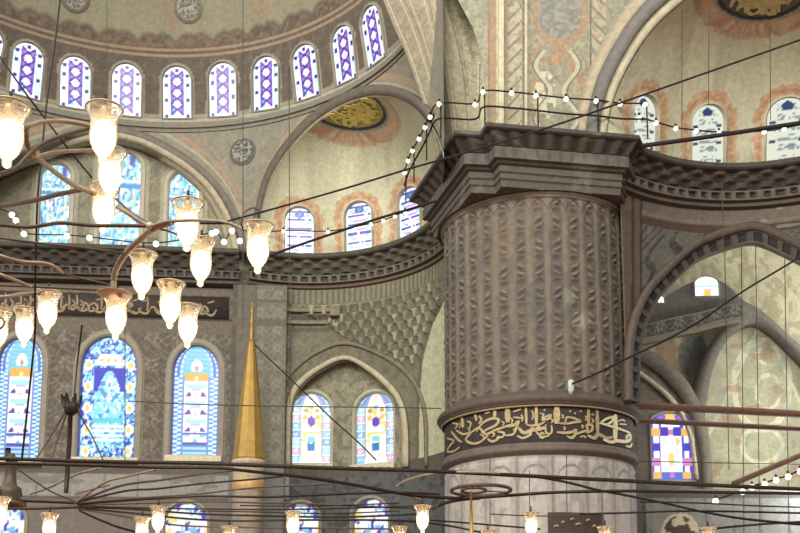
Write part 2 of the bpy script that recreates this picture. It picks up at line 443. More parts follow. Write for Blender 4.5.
# ================================================================== THE BUILDING
ZC = 14.889                       # height of the gallery cornice
ZR = 20.0                         # springing of the big half dome
C1 = A3(-7.88, 24.30); R1 = 9.06  # plan of the big half dome
E1 = A3(-3.11, 28.82)             # exedra behind the pillar
E2 = A3(9.31, 22.17)              # exedra on the right of the pillar
PC = A3(3.94, 28.0); PR = 2.68    # pillar

CREAM = A3(198, 194, 164); RUST = A3(196, 148, 112); GREY = A3(126, 121, 110); DARK = A3(86, 76, 68); BROWN = A3(120, 105, 92); TAN = A3(150, 142, 120)

# ---------------- big half dome (upper left)
z0 = ZR - .95; Rs = math.hypot(R1, .95)
axis = unit(A3(-.30, .954))
ax0 = math.atan2(axis[1], axis[0])
th = np.linspace(ax0 + math.radians(100), ax0 - math.radians(92), 460)
ph = np.linspace(math.asin(.95 / Rs), math.radians(62), 190)
TH, PH = np.meshgrid(th, ph, indexing='ij')
Pd = np.stack([C1[0] + Rs * np.cos(PH) * np.cos(TH), C1[1] + Rs * np.cos(PH) * np.sin(TH), z0 + Rs * np.sin(PH)], -1)
def dome_px(px, py):
    return locate(Pd, px, py)
drum = [(-22, 76, 27), (25.5, 96, 43), (76, 108, 57), (126.5, 117, 63.5), (176.5, 118.5, 67), (222, 116, 63), (266.5, 109.5, 57), (308, 99, 45), (346, 82, 27.5), (377, 62, 7.5)]
tops = [-9, 30, 77, 127.5, 176, 222, 264.5, 303, 340, 368]
drum_w = []
for (bx, by, ty), tx in zip(drum, tops):
    b = dome_px(bx, by - .5); t = dome_px(tx, ty)
    rad = unit(A3(b[0] - C1[0], b[1] - C1[1], 0))
    w = Win(b, t, 1.0 if bx < 340 else .98).face(-rad)
    drum_w.append(w)
X, Y = proj(Pd)
u = TH * R1; v = Pd[..., 2] - ZR
C = base(TH.shape, (96, 84, 74))
C = mix(C, (132, 112, 98), vines(u * 1.9, v * 1.9) * .4)
C = mix(C, (80, 72, 68), (fbm(u * 7, v * 7, 4) > .55) * .4)
vL = dome_px(190, 53.5)[2] - ZR; zb = dome_px(190, 43)[2] - ZR + .16 * np.abs(np.sin(u * 2.2)) + .1 * np.abs(np.sin(u * 4.4))
up = np.clip((v - zb) * 6, 0, 1)
Cc = base(TH.shape, (144, 138, 114)); Cc = mix(Cc, (122, 116, 96), fbm(u * 1.6, v * .5, 9) * .7)
C = C * (1 - up[..., None]) + Cc * up[..., None]
C = mix(C, (148, 124, 102), band(v, vL - .12, vL - .04) + band(v, vL + .08, vL + .14))
C = mix(C, (138, 108, 88), band(v, vL + .2, zb, .1) * (vn(u * 8, v * 8, 7) > .5) * .5)
C = mix(C, (142, 132, 112), band(v, 0, .12))
for k in range(-4, 6):                                    # rust pendants on the pale upper zone
    cu = (ax0 + k * .39 + .09) * R1; du = np.abs(u - cu)
    m = (du < .55 - .3 * np.abs(v - vL - 1.5)) & (v > vL + .7) & (vn(u * 7, v * 7, 30) > .42)
    C = mix(C, (150, 116, 90), m * .6)
for w in drum_w:                                           # pale border of each opening
    x, y, z = w.local(Pd); g = .11
    m = (y > -.05) & (y < w.h + g) & (np.abs(x) < w.hw(y, g)) & (np.abs(z) < 1)
    C = mix(C, (150, 142, 128), m * .9)
dome = grid('half_dome', Pd, C, M_PAINT, holes=drum_w)
tag(dome, 'large painted half dome with a brown band of windows round its foot', 'dome', kind='structure')
def medallion(name, parent, c, n, r, ground, ink, seed, label, rim=(120, 112, 98), lift=.03, sq=1.0):
    n = unit(n); r1 = unit(np.cross(A3(0, 0, 1), n)); u1 = np.cross(n, r1)
    rr = np.linspace(.001, 1, 22); aa = np.linspace(0, 2 * PI, 64)
    RR, AA = np.meshgrid(rr, aa, indexing='ij')
    x = RR * np.cos(AA); y = RR * np.sin(AA)
    P = c + n * (lift + .05 * (1 - RR[..., None] ** 8)) + r * (x[..., None] * r1 + sq * y[..., None] * u1)
    Cm = base(x.shape, ground); Cm = mix(Cm, ink, (np.abs(vn(x * 4, y * 4, seed) - .5) < .1) * (RR < .78))
    Cm = mix(Cm, ink, (np.abs(vn(x * 3 + 9, y * 5, seed + 3) - .5) < .07) * (RR < .78))
    Cm = mix(Cm, rim, (RR > .86))
    o = grid(name, P, Cm, M_PAINT, parent); o['label'] = label
    return o
for px, py, lb in ((188, 9, 'grey rosette on the pale upper half dome'), (76, -3, 'grey rosette at the top left of the half dome')):
    c = dome_px(px, py); ctr = A3(C1[0], C1[1], z0)
    medallion('rosette', dome, c, ctr - c, .50, (108, 100, 90), (150, 146, 132), 5, lb)
for k, w in enumerate(drum_w):
    nm = ['off the left edge of the frame', 'first from the left', 'second from the left', 'third from the left', 'fourth from the left', 'fifth from the left', 'sixth from the left', 'seventh from the left', 'eighth from the left', 'ninth from the left, beside the arch'][k]
    w.build(wname(), 'purple and white round-topped window in the half dome ring, ' + nm, pat_drum, M_FRAMEG, .06, .06, 'windows round the foot of the half dome')

# ---------------- curved wall below the half dome (spandrels between the arches)
ARCH0 = [(-70, 205), (-40, 181), (0, 160), (34, 147), (60, 138), (84, 131), (104, 127.5), (125, 128.5), (148, 135), (170, 146), (195, 162), (216, 181), (232, 204), (242, 228), (247, 252)]
ARCH1 = [(256, 240), (259, 222), (264, 200), (270, 180), (281, 160), (294, 143), (308, 128), (321, 117), (335, 108), (350, 100.5), (368, 95), (386, 94.5), (400, 97), (413, 103), (425, 113.5), (436, 129), (444, 150)]
a0 = spline(ARCH0, 10); a1 = spline(ARCH1, 10)
low = np.vstack([a0, [[249, 258], [252, 258], [254, 256]], a1])
hit = np.array([ptcyl(x, y, C1, R1) for x, y in low])
t = np.linspace(0, 1, 70)
Pw = hit[:, None, :] * np.ones((1, 70, 1)); Pw[..., 2] = hit[:, None, 2] * (1 - t) + ZR * t
ang = np.arctan2(hit[:, 1] - C1[1], hit[:, 0] - C1[0])
u = (ang * R1)[:, None] + 0 * Pw[..., 2]; v = Pw[..., 2]; d = v - hit[:, None, 2]
C = base(u.shape, (130, 124, 110)); C = mix(C, (110, 110, 106), (fbm(u * 5, v * 5, 2) > .5) * .4)
C = mix(C, (165, 134, 108), vines(u * 1.3, v * 1.3, .2) * .35)
XX, YY = proj(Pw)
C = mix(C, (160, 126, 100), band(d, .5, .72) * .7 + band(d, .95, 1.02) * .6)
C = mix(C, (168, 160, 140), band(d, .28, .42) * .6)
C = mix(C, (122, 118, 108), band(v, ZR - .5, ZR)); C = mix(C, (160, 150, 132), band(v, ZR - .16, ZR - .05)); C = mix(C, (96, 90, 84), band(v, ZR - .46, ZR - .3) * .6)
sp_wall = grid('wall_spandrel', Pw, C, M_PAINT)
tag(sp_wall, 'painted spandrel wall between the half dome ring and the arches below', 'wall', kind='structure')
c = ptcyl(243, 152, C1, R1)
medallion('roundel', sp_wall, c, A3(C1[0] - c[0], C1[1] - c[1], 0), .50, (80, 78, 80), (140, 136, 126), 8, 'dark grey painted roundel between two arches', rim=(104, 100, 96))
# ring moulding at the foot of the half dome
thr = np.linspace(th[0], th[-1], 160)
rm = MB(); ring = np.stack([C1[0] + np.cos(thr) * (R1 - .02), C1[1] + np.sin(thr) * (R1 - .02), 0 * thr + ZR - .06], -1)
rin = ring.copy(); inn = np.stack([-np.cos(thr), -np.sin(thr), 0 * thr], -1)
rm.ribbon(ring - A3(0, 0, .34), ring - A3(0, 0, .28), inn * .05); rm.ribbon(ring - A3(0, 0, .5), ring - A3(0, 0, .46), inn * .03)
o = rm.build('trim_1', mat('grey_moulding', (128, 121, 107), .8)); tag(o, 'grey moulding ring under the half dome windows', 'moulding', kind='structure')

# ---------------- middle bay: arch and recessed tympanum with three windows
WL0 = A3(-15.0, 32.75, 0); WL1 = A3(-4.7, 33.62, 0); wdir = unit(WL1 - WL0); wn = A3(wdir[1], -wdir[0], 0)   # faces the room
tp0 = WL0 - wn * .75
def on_wall(px, py, off=0.0): return ptpl(px, py, WL0 + wn * off, wn)
def on_tymp(px, py): return ptpl(px, py, tp0, wn)
cA = A3(104, 250)
def shrink(L, f): return [(cA[0] + (x - cA[0]) * f, cA[1] + (y - cA[1]) * f) for x, y in L]
A_o = spline(ARCH0, 5); 
O = np.array([ptcyl(x, y, C1, R1) for x, y in A_o]); I1 = np.array([ptpl(x, y, WL0 + wn * .05, wn) for x, y in shrink(A_o, .945)]); I2 = np.array([ptpl(x, y, WL0 + wn * -.1, wn) for x, y in shrink(A_o, .90)]); I3 = np.array([on_tymp(x, y) for x, y in shrink(A_o, .85)])
e = empty('arch', O[10]); tag(e, 'wide grey and cream arch over the three bay windows, upper left', 'arch', kind='structure')
m = MB(); m.ribbon(O - wn * .3, I1 - wn * .3, wn * .4); m.build('outer_moulding', mat('arch_grey', (112, 105, 95), .8), e)
m = MB(); m.ribbon(I1, I2, wn * .12); m.build('middle_moulding', mat('arch_pale', (168, 158, 134), .8), e)
m = MB(); m.ribbon(I2, I3, -wn * .06); m.build('arch_reveal', mat('arch_reveal_plaster', (160, 148, 124), .8), e)
T00 = on_tymp(-80, 270); T10 = on_tymp(262, 270); zt = on_tymp(100, 118)[2]
su = np.linspace(0, 1, 260); sv = np.linspace(0, 1, 120); SU, SV = np.meshgrid(su, sv, indexing='ij')
zb_ = ZC - .9
Pt = T00 + SU[..., None] * (A3(T10[0], T10[1], T00[2]) - T00); Pt[..., 2] = zb_ + SV * (zt - zb_)
tw = []
for (bx, by, ty, wd) in ((52, 252, 163, 30), (118, 254, 151, 40), (182, 256, 171, 31)):
    b = on_tymp(bx, by); t_ = on_tymp(bx, ty); t_ = A3(b[0], b[1], t_[2])
    tw.append(Win(b, t_, wd * b[1] / 1000 * 1.02).face(wn))
u = SU * 11.5; v = Pt[..., 2]
C = base(u.shape, (140, 133, 112)); C = mix(C, (108, 101, 88), vines(u * 1.5, v * 1.5, .25) * .6); C = mix(C, (98, 92, 80), (fbm(u * 4, v * 4, 3) > .55) * .4)
for w in tw:
    x, y, z = w.local(Pt); C = mix(C, (160, 152, 130), ((np.abs(x) < w.hw(y, .3)) & (y < w.h + .3)) * .85)
o = grid('wall_tympanum', Pt, C, M_PAINT, holes=tw); tag(o, 'recessed grey-green wall under the wide arch holding three blue windows', 'wall', kind='structure')
for w, nm in zip(tw, ('left one, behind the bronze chandelier arm', 'middle one, half hidden by the stacked lamps', 'right one, behind a single lamp')):
    w.build(wname(), 'pale blue arched window under the wide arch, ' + nm, pat_tymp, M_FRAME, .16, .2, 'three windows under the wide arch')

# ---------------- lower left wall with tall windows
def zat(py): return on_wall(120, py)[2]
PL = on_wall(-90, 300); PRr = on_wall(292, 300)
su = np.linspace(0, 1, 330); zz = np.r_[np.linspace(0, zat(545), 6)[:-1], np.linspace(zat(545), ZC - .6, 250)]
SU, ZZ = np.meshgrid(su, zz, indexing='ij')
Pl = A3(PL[0], PL[1], 0) + SU[..., None] * (A3(PRr[0], PRr[1], 0) - A3(PL[0], PL[1], 0)); Pl[..., 2] = ZZ
lw = []
for (bx, by, ty, wd) in ((15, 458, 337, 45), (105, 457, 336, 57), (193.5, 455, 345, 47)):
    b = on_wall(bx, by); t_ = on_wall(bx, ty); lw.append(Win(b, A3(b[0], b[1], t_[2]), wd * b[1] / 1000 * 1.0, rise=.62).face(wn))
low_w = []
for (bx, by, ty, wd) in ((2, 560, 503, 40), (185, 560, 503, 42)):
    b = on_wall(bx, by); t_ = on_wall(bx, ty); low_w.append(Win(b, A3(b[0], b[1], t_[2]), wd * b[1] / 1000).face(wn))
XX, YY = proj(Pl)
u = SU * np.linalg.norm(PRr[:2] - PL[:2]); v = ZZ
C = base(u.shape, (96, 86, 77)); C = mix(C, (136, 127, 115), vines(u * 1.05, v * 1.05, .24) * .75); C = mix(C, (84, 74, 68), (np.abs(fbm(u * 3, v * 3, 3) - .5) < .04) * .6)
plain = band(v, zat(332), zat(318)); C = mix(C, (108, 95, 84), plain * .8)
C = mix(C, (112, 98, 88), band(v, zat(293), zat(286)))
C = mix(C, (70, 62, 58), band(v, zat(319), zat(316.5)))
C = mix(C, (120, 106, 94), band(v, zat(464), zat(458)))
marble = v < zat(466); pan = np.mod(u * .9, 1)
C = mix(C, (142, 136, 133), marble * 1.0); C = mix(C, (106, 100, 96), marble * ((pan < .06) | (fbm(u * .8, v * 2, 6) > .62)) * .6)
C = mix(C, (112, 102, 94), (v < zat(498)) * .9); C = mix(C, (96, 88, 80), band(v, zat(474), zat(466)) + band(v, zat(500), zat(497)))
for w in lw:
    x, y, z = w.local(Pl); C = mix(C, (134, 127, 114), ((np.abs(x) < w.hw(y, .24)) & (y < w.h + .24) & (y > -.3)) * .9)
o = grid('wall_left', Pl, C, M_PAINT, holes=lw + low_w); tag(o, 'brown patterned wall with tall stained glass windows on the left', 'wall', kind='structure')
for w, nm, p in zip(lw, ('blue and white window with an orange bar at the left edge', 'broad deep blue window with a pale niche design, middle of the left wall', 'blue and white window with an orange bar beside the gilded cone'), (pat_side, pat_mid, pat_side)):
    w.build(wname(), 'tall ' + nm, p, M_FRAMEG, .2, .25, 'tall windows of the left wall', cols=48, sill=True)
for w, nm in zip(low_w, ('at the bottom left corner', 'below the gilded cone side of the left wall')):
    w.build(wname(), 'lower blue window behind the chandelier bars, ' + nm, pat_low, M_FRAMEG, .12, .2)
# inscription band on the left wall
def stroke(mb, P3, w, n, th=.02):
    """calligraphic stroke: a flat raised ribbon, thin at both ends, lying on a surface with normal(s) n"""
    P3 = spline(P3, 5); n = np.broadcast_to(np.asarray(n, float), P3.shape)
    T = np.gradient(P3, axis=0); S = np.cross(T, n); S /= np.linalg.norm(S, axis=1)[:, None] + 1e-9
    k = np.linspace(0, 1, len(P3)); ww = w * (.45 + .55 * np.sin(PI * np.clip(k, 0, 1)) ** .6) / 2
    mb.ribbon(P3 - S * ww[:, None], P3 + S * ww[:, None], n * th)
e = empty('inscription_panel', on_wall(115, 305)); tag(e, 'long dark inscription band with worn gold script across the left wall', 'inscription')
m = MB(); A = np.array([on_wall(x, 316.5, .0) for x in (-80, 20, 120, 229)]); B = np.array([on_wall(x, 294.5, .0) for x in (-80, 20, 120, 229)]); B[:, 2] = B[0:1, 2] * 0 + zat(294.5); A[:, 2] = zat(316.5)
m.ribbon(A, B, wn * .05); m.build('panel', mat('inscription_ground', (62, 54, 50), .7), e)
m = MB(); rs = np.random.RandomState(4)
zA, zB = zat(315.5), zat(295.5); hh = zB - zA; x0 = A[0]; Lw = np.linalg.norm(A[-1, :2] - A[0, :2])
def wl(s, t): p = x0 + wdir * s; return A3(p[0], p[1], zA + hh * t) + wn * .05
s = .1
while s < Lw - .6:
    if rs.rand() < .55: stroke(m, [wl(s, .25), wl(s + .02, .6), wl(s - .01, .95)], .07, wn)
    k = rs.randint(4)
    if k == 0: stroke(m, [wl(s, .3), wl(s + .2, .15), wl(s + .42, .3), wl(s + .3, .55), wl(s + .12, .42)], .075, wn)
    elif k == 1: stroke(m, [wl(s, .55), wl(s + .25, .7), wl(s + .45, .5), wl(s + .2, .25), wl(s + .55, .18)], .07, wn)
    elif k == 2: stroke(m, [wl(s, .35), wl(s + .12, .15), wl(s + .3, .12), wl(s + .42, .4)], .08, wn); stroke(m, [wl(s + .1, .7), wl(s + .35, .82)], .06, wn)
    else: stroke(m, [wl(s, .2), wl(s + .2, .45), wl(s + .4, .2), wl(s + .5, .45), wl(s + .38, .7)], .07, wn)
    s += .22 + .12 * rs.rand()
m.build('lettering', mat('worn_gold_lettering', (138, 121, 94), .7), e, smooth=False)
# pilaster between the left wall and the exedra
def boxpx(x0_, x1_, off, depth, zlo, zhi):
    a = on_wall(x0_, 350, off); b = on_wall(x1_, 350, off); c_ = (a + b) / 2; c_[2] = (zlo + zhi) / 2
    return c_ - wn * depth / 2, np.linalg.norm((b - a)[:2])
Rw = np.array([[wdir[0], -wn[0], 0], [wdir[1], -wn[1], 0], [0, 0, 1]])
a = on_wall(231, 350, .35); b = on_wall(287, 350, .35)
su = np.linspace(0, 1, 70); zz = np.linspace(0, ZC - 1.12, 260); SU, ZZ = np.meshgrid(su, zz, indexing='ij')
Pp = A3(a[0], a[1], 0) + SU[..., None] * (A3(b[0], b[1], 0) - A3(a[0], a[1], 0)); Pp[..., 2] = ZZ
Pp[0] -= wn * .5; Pp[-1] -= wn * .5; Pp[0, :, :2] = Pp[1, :, :2] - wn[:2] * .5; Pp[-1, :, :2] = Pp[-2, :, :2] - wn[:2] * .5
u = SU * 1.9; C = base(u.shape, (108, 101, 90)); C = mix(C, (144, 137, 120), vines(u * 1.6, ZZ * 1.6, .24) * .75); C = mix(C, (96, 88, 78), (SU < .42) * .6); C = mix(C, (90, 82, 74), band(SU, .0, .1) + band(SU, .4, .46) * .6)
C = mix(C, (100, 92, 84), band(ZZ, zat(325), zat(318)) + band(ZZ, zat(302), zat(298)))
C = mix(C, (112, 112, 114), (ZZ < zat(466)) * .9)
o = grid('wall_pilaster', Pp, C, M_PAINT); tag(o, 'grey pilaster strip between the left wall and the exedra', 'pilaster', kind='structure')

# ---------------- cornices
def offset_normals(Pth, side):
    T = np.gradient(Pth[:, :2], axis=0); T /= np.linalg.norm(T, axis=1)[:, None] + 1e-9
    return np.stack([-T[:, 1] * side, T[:, 0] * side, 0 * T[:, 0]], -1)
PROF = [(1.0, 0, 's'), (.5, 0, 's'), (0, 0, 's'), (0, -.06, 's'), (0, -.13, 's'), (.05, -.17, 's'), (.12, -.2, 'm')] + [(.12 + .30 * k / 8, -.22 - .40 * k / 8, 'm') for k in range(9)] + \
       [(.47, -.64, 'd'), (.38, -.66, 'b'), (.38, -.70, 'b'), (.38, -.74, 'b'), (.38, -.80, 'b'), (.38, -.86, 'b'), (.38, -.90, 'b'), (.38, -.94, 'b'), (.5, -.97, 'd'), (.5, -1.02, 'r'), (.5, -1.08, 'r'), (.7, -1.14, 'd'), (1.0, -1.16, 'd')]
def cornice(name, path, side, label, pal=None, prof=PROF, step=.62, dent=.32, kind='structure', parent=None, zoff=0):
    pal = pal or dict(s=(98, 91, 82), m=(128, 117, 104), mk=(66, 57, 50), d=(74, 66, 60), b=(128, 119, 108), bk=(72, 64, 58), r=(132, 100, 84))
    L = np.linalg.norm(np.diff(path, axis=0), axis=1).sum(); n = max(60, int(L / .07))
    Q = resample(path, n); nr = offset_normals(Q, side)
    s_ = np.linspace(0, L, n); nv = len(prof)
    P = np.zeros((n, nv, 3)); C = np.zeros((n, nv, 3))
    for k, (d_, z_, t_) in enumerate(prof):
        dd = np.ones(n) * d_; col = base((n,), pal[t_])
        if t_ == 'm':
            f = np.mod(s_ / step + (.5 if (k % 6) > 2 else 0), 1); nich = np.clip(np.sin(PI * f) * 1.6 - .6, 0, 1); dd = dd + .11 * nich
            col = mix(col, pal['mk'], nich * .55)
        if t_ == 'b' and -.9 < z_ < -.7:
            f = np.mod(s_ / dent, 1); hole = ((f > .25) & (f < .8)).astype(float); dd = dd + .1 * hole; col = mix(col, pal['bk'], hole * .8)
        P[:, k] = Q + nr * dd[:, None] + A3(0, 0, z_ + zoff); C[:, k] = col
    C *= (.9 + .2 * fbm(s_ * 1.7, s_ * 0 + 3, 11))[:, None, None]
    o = grid(name, P, C, M_STONE, parent, smooth=False)
    if label: tag(o, label, 'cornice', kind=kind)
    return o
angs = np.radians(np.linspace(116, 8, 90))
arcE1 = np.stack([E1[0] + 4.35 * np.cos(angs), E1[1] + 4.35 * np.sin(angs), 0 * angs + ZC], -1)
lp = np.array([on_wall(x, 250, .8) for x in (-100, 0, 100, 200, 236)]); lp[:, 2] = ZC
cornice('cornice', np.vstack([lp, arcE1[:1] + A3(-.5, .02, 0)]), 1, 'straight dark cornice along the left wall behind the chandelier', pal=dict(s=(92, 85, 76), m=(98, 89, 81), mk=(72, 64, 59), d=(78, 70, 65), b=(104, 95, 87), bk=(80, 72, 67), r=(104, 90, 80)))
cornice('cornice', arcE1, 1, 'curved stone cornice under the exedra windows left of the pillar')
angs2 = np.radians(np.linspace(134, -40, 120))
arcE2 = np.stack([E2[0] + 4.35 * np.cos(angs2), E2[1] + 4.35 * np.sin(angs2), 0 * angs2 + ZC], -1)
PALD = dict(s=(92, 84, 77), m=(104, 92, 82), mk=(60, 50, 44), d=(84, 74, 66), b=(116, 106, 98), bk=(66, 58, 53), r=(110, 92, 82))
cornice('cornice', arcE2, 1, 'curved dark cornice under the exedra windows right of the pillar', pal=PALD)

# ---------------- exedra half domes
def quarter(arch, basearc, nu, nv):
    A = resample(arch, nu); B = resample(basearc, nu)
    s = (1 - np.cos(PI * np.linspace(0, 1, nu))) / 2
    Mid = A[0] * (1 - s[:, None]) + A[-1] * s[:, None]; Mid[:, 2] = B[:, 2]
    tt = np.linspace(0, PI / 2, nv); P = np.zeros((nu, nv, 3))
    for j, t_ in enumerate(tt):
        P[:, j] = Mid + math.cos(t_) * (B - Mid) + math.sin(t_) * (A - Mid)
    return P
def paint_exedra(P, wins, disc, rd, seed, tint, ground=(64, 66, 74)):
    x = P[..., 0]; z = P[..., 2]
    C = base(x.shape, tint); C = mix(C, tint * .86, fbm(x * 1.5, z * .35, seed) * .55); C = mix(C, tint * .8, (vn(x * 2.6, z * .12, seed + 5) > .74) * .22)
    C = mix(C, tint * 1.06, (vn(x * 2, z * .5, seed + 9) > .66) * .3)
    for w in wins:
        lx, ly, lz = w.local(P); near = np.abs(lz) < 1.3
        g = np.where(ly < w.h - w.rise, np.abs(lx) - w.w / 2, np.hypot(lx, np.maximum(ly - (w.h - w.rise), 0)) - w.w / 2)
        sc = .33 + .05 * np.abs(np.sin((np.arctan2(lx, ly - w.h * .5)) * 12)) + .03 * np.sin(ly * 11)
        halo = near & (g < sc) & (ly > -.4)
        C = mix(C, (190, 142, 106), halo * .85); C = mix(C, (166, 114, 82), (halo & (np.abs(g - .2) < .04)) * .5); C = mix(C, (206, 168, 134), (halo & (vn(lx * 12, ly * 12, 3) > .58)) * .7)
        C = mix(C, (206, 196, 168), (near & (g < .09) & (ly > -.4)) * .9)
    d_ = np.linalg.norm(P - disc, axis=-1); q = P - disc; an = np.arctan2(q[..., 2], q[..., 0])
    edge = rd * (1.36 + .07 * np.abs(np.sin(an * 11)) + .05 * np.abs(np.sin(an * 22)))
    C = mix(C, (182, 130, 98), (d_ < edge) * (.7 + .25 * np.cos(an * 22)))
    C = mix(C, (214, 184, 154), ((d_ > rd * 1.08) & (d_ < rd * 1.3) & (np.mod(an * 8 / PI, 1) < .3)) * .6)
    C = mix(C, (150, 152, 142), (d_ < rd * 1.06))
    C = mix(C, (64, 66, 74), (d_ < rd)); C = mix(C, ground, (d_ < rd * .9))
    return C
# left exedra
A1 = np.array([ptcyl(x, y + 3, C1, R1) for x, y in a1])
ab = np.radians(np.linspace(116, -12, 80)); s_ = np.linspace(0, 1, 80)
rb = 4.42 + .62 * np.sqrt(np.sin(PI * s_))
B1 = np.stack([E1[0] + rb * np.cos(ab), E1[1] + rb * np.sin(ab), 0 * ab + ZC - .3], -1)
P1 = quarter(A1, B1, 300, 200)
w1 = []
for (bx, by, tx, ty, wd) in ((299.5, 254, 299, 207, 29), (359, 251.5, 358, 202, 29), (409.5, 236, 408, 187, 27)):
    b = locate(P1, bx, by); t_ = locate(P1, tx, ty); n = unit(A3(E1[0] - b[0], E1[1] - b[1], 0)) 
    w1.append(Win(b, t_, wd * b[1] / 1000 * (1.02 if bx < 400 else 1.12)).face(n))
dc = locate(P1, 348, 104)
C = paint_exedra(P1, w1, dc, 1.32, 3, CREAM, (172, 158, 92))
hd = grid('half_dome', P1, C, M_PAINT, holes=w1); tag(hd, 'cream exedra half dome with a gold calligraphy disc left of the pillar', 'dome', kind='structure')
for w, nm in zip(w1, ('leftmost, above the gilded cone', 'middle one, crossed by a cable', 'right one, touching the pillar capital')):
    w.build(wname(), 'white and violet arched window in the left exedra, ' + nm, pat_e1, M_FRAME, .05, .14, 'windows of the left exedra')
def disc_script(parent, P, dc, rd, seed, m_, label):
    """gold calligraphy strokes lying on the curved dome inside the disc"""
    D = np.linalg.norm(P - dc, axis=-1); i, j = np.unravel_index(np.argmin(D), D.shape)
    i = min(max(i, 2), P.shape[0] - 3); j = min(max(j, 2), P.shape[1] - 3)
    tu = unit(P[i + 2, j] - P[i - 2, j]); tv = unit(P[i, j + 2] - P[i, j - 2]); n = unit(np.cross(tu, tv))
    if np.dot(n, A3(0, 0, CZ) - dc) < 0: n = -n
    r_ = unit(np.cross(A3(0, 0, 1), n)); r_ = r_ if r_[0] > 0 else -r_; u_ = np.cross(n, r_); u_ = u_ if u_[2] > 0 else -u_
    rs = np.random.RandomState(seed); mb = MB(); flat = P.reshape(-1, 3)
    for k in range(150):
        a_ = rs.rand() * 2 * PI; q = rd * .78 * math.sqrt(rs.rand()); cx, cy = q * math.cos(a_), q * math.sin(a_)
        L = rd * (.1 + .14 * rs.rand()); t0 = rs.rand() * .8 - .4 + (PI / 2 if rs.rand() < .3 else 0); bend = (rs.rand() - .5) * 1.6
        pts = []
        for s in np.linspace(-1, 1, 5):
            x = cx + L * s * math.cos(t0) - bend * L * (1 - s * s) * math.sin(t0); y = cy + L * s * math.sin(t0) + bend * L * (1 - s * s) * math.cos(t0)
            if math.hypot(x, y) > rd * .88: pts = []; break
            g = dc + r_ * x + u_ * y; c_ = flat[np.argmin(((flat - g) ** 2).sum(1))]
            if np.linalg.norm((c_ - g) - n * np.dot(c_ - g, n)) > .07: pts = []; break
            pts.append(g + n * (np.dot(c_ - g, n) + .03))
        if len(pts) == 5: stroke(mb, pts, rd * .09, n, .015)
    o = mb.build('calligraphy', m_, parent, smooth=False); o['label'] = label
M_LEAF = mat('yellow_gold_leaf', (216, 202, 112), .5, .1, amt=.15, sc=8)
disc_script(hd, P1, dc, 1.32, 7, M_LEAF, 'yellow gold script on a dark disc at the crown')
M_ARCHD = mat('arch_dark', (98, 90, 80), .8); M_ARCHP = mat('arch_cream', (166, 158, 134), .8)
e = empty('arch', A1[80]); tag(e, 'dark rounded arch edging the cream exedra left of the pillar', 'arch', kind='structure')
AO = np.array([ptcyl(x, y, C1, R1 - .02) for x, y in a1]); 
cB = A3(350, 250)
a1o = [(cB[0] + (x - cB[0]) * 1.05, cB[1] + (y - cB[1]) * 1.055) for x, y in a1]
AOO = np.array([ptcyl(x, y, C1, R1 - .02) for x, y in a1o]); kf = a1[:, 0] < 431; AO, AOO = AO[kf], AOO[kf]; A1f = A1[kf]
inn = np.stack([C1[0] - AO[:, 0], C1[1] - AO[:, 1], 0 * AO[:, 0]], -1); inn /= np.linalg.norm(inn, axis=1)[:, None]
m = MB(); m.ribbon(AO - A3(0, 0, .05), AOO, inn * .12); m.build('voussoir_band', M_ARCHD, e)
m = MB(); m.ribbon(A1f - inn * .3, AO - A3(0, 0, .04) - inn * .3, inn * .36); m.build('inner_moulding', M_ARCHP, e)

# right exedra
p2 = A3(5.75, 25.1, 0); d2 = unit(A3(.80, -.60, 0)); n2 = A3(-d2[1], d2[0], 0); n2 = n2 if n2[1] < 0 else -n2
ARCH2 = [(606, 150), (608, 128), (613, 104), (623, 78), (640, 48), (656, 27), (674, 10), (695, -6), (730, -24), (790, -38), (860, -20), (930, 40), (985, 130), (1000, 175)]
a2 = spline(ARCH2, 8)
A2 = np.array([ptpl(x, y, p2, n2) for x, y in a2])
ab = np.radians(np.linspace(140, -50, 90)); s_ = np.linspace(0, 1, 90)
rb = 4.45 + .55 * np.sqrt(np.sin(PI * s_))
B2 = np.stack([E2[0] + rb * np.cos(ab), E2[1] + rb * np.sin(ab), 0 * ab + ZC - .3], -1)
P2 = quarter(A2, B2, 340, 190)
w2 = []
for (bx, by, tx, ty, wd) in ((645, 150, 646, 95, 27), (709, 164, 709.5, 105, 35), (786, 163, 787, 98, 39)):
    b = locate(P2, bx, by); t_ = locate(P2, tx, ty); n = unit(A3(E2[0] - b[0], E2[1] - b[1], 0))
    w2.append(Win(b, t_, wd * b[1] / 1000 * (1.03 if bx > 700 else 1.4)).face(n))
dc2 = locate(P2, 766, -17)
C = paint_exedra(P2, w2, dc2, 1.22, 13, CREAM * 1.0, (112, 110, 92))
hd2 = grid('half_dome', P2, C, M_PAINT, holes=w2); tag(hd2, 'cream exedra half dome in the upper right corner above the dark cornice', 'dome', kind='structure')
M_GLASS_W = glass_pane('pale_stained_glass', .95)
for w, nm in zip(w2, ('leftmost, next to the pillar', 'middle one, above the tie bar', 'right one, cut by the frame edge')):
    w.build(wname(), 'white arched window with pale grey tracery in the right exedra, ' + nm, pat_e2, M_FRAME, .07, .12, 'windows of the right exedra', glass=M_GLASS_W)
disc_script(hd2, P2, dc2, 1.22, 11, mat('pale_gold_leaf', (196, 188, 134), .5, .1), 'pale gold script on a dark disc at the crown')
e = empty('arch', A2[40]); tag(e, 'grey banded arch edging the right exedra', 'arch', kind='structure')
cD = A3(800, 200)
def grow(L, f): return [(cD[0] + (x - cD[0]) * f, cD[1] + (y - cD[1]) * f) for x, y in L]
A2b = np.array([ptpl(x, y, p2 + n2 * .05, n2) for x, y in grow(a2, 1.035)]); A2c = np.array([ptpl(x, y, p2 + n2 * .05, n2) for x, y in grow(a2, 1.09)]); A2d = np.array([ptpl(x, y, p2 + n2 * .05, n2) for x, y in grow(a2, 1.15)])
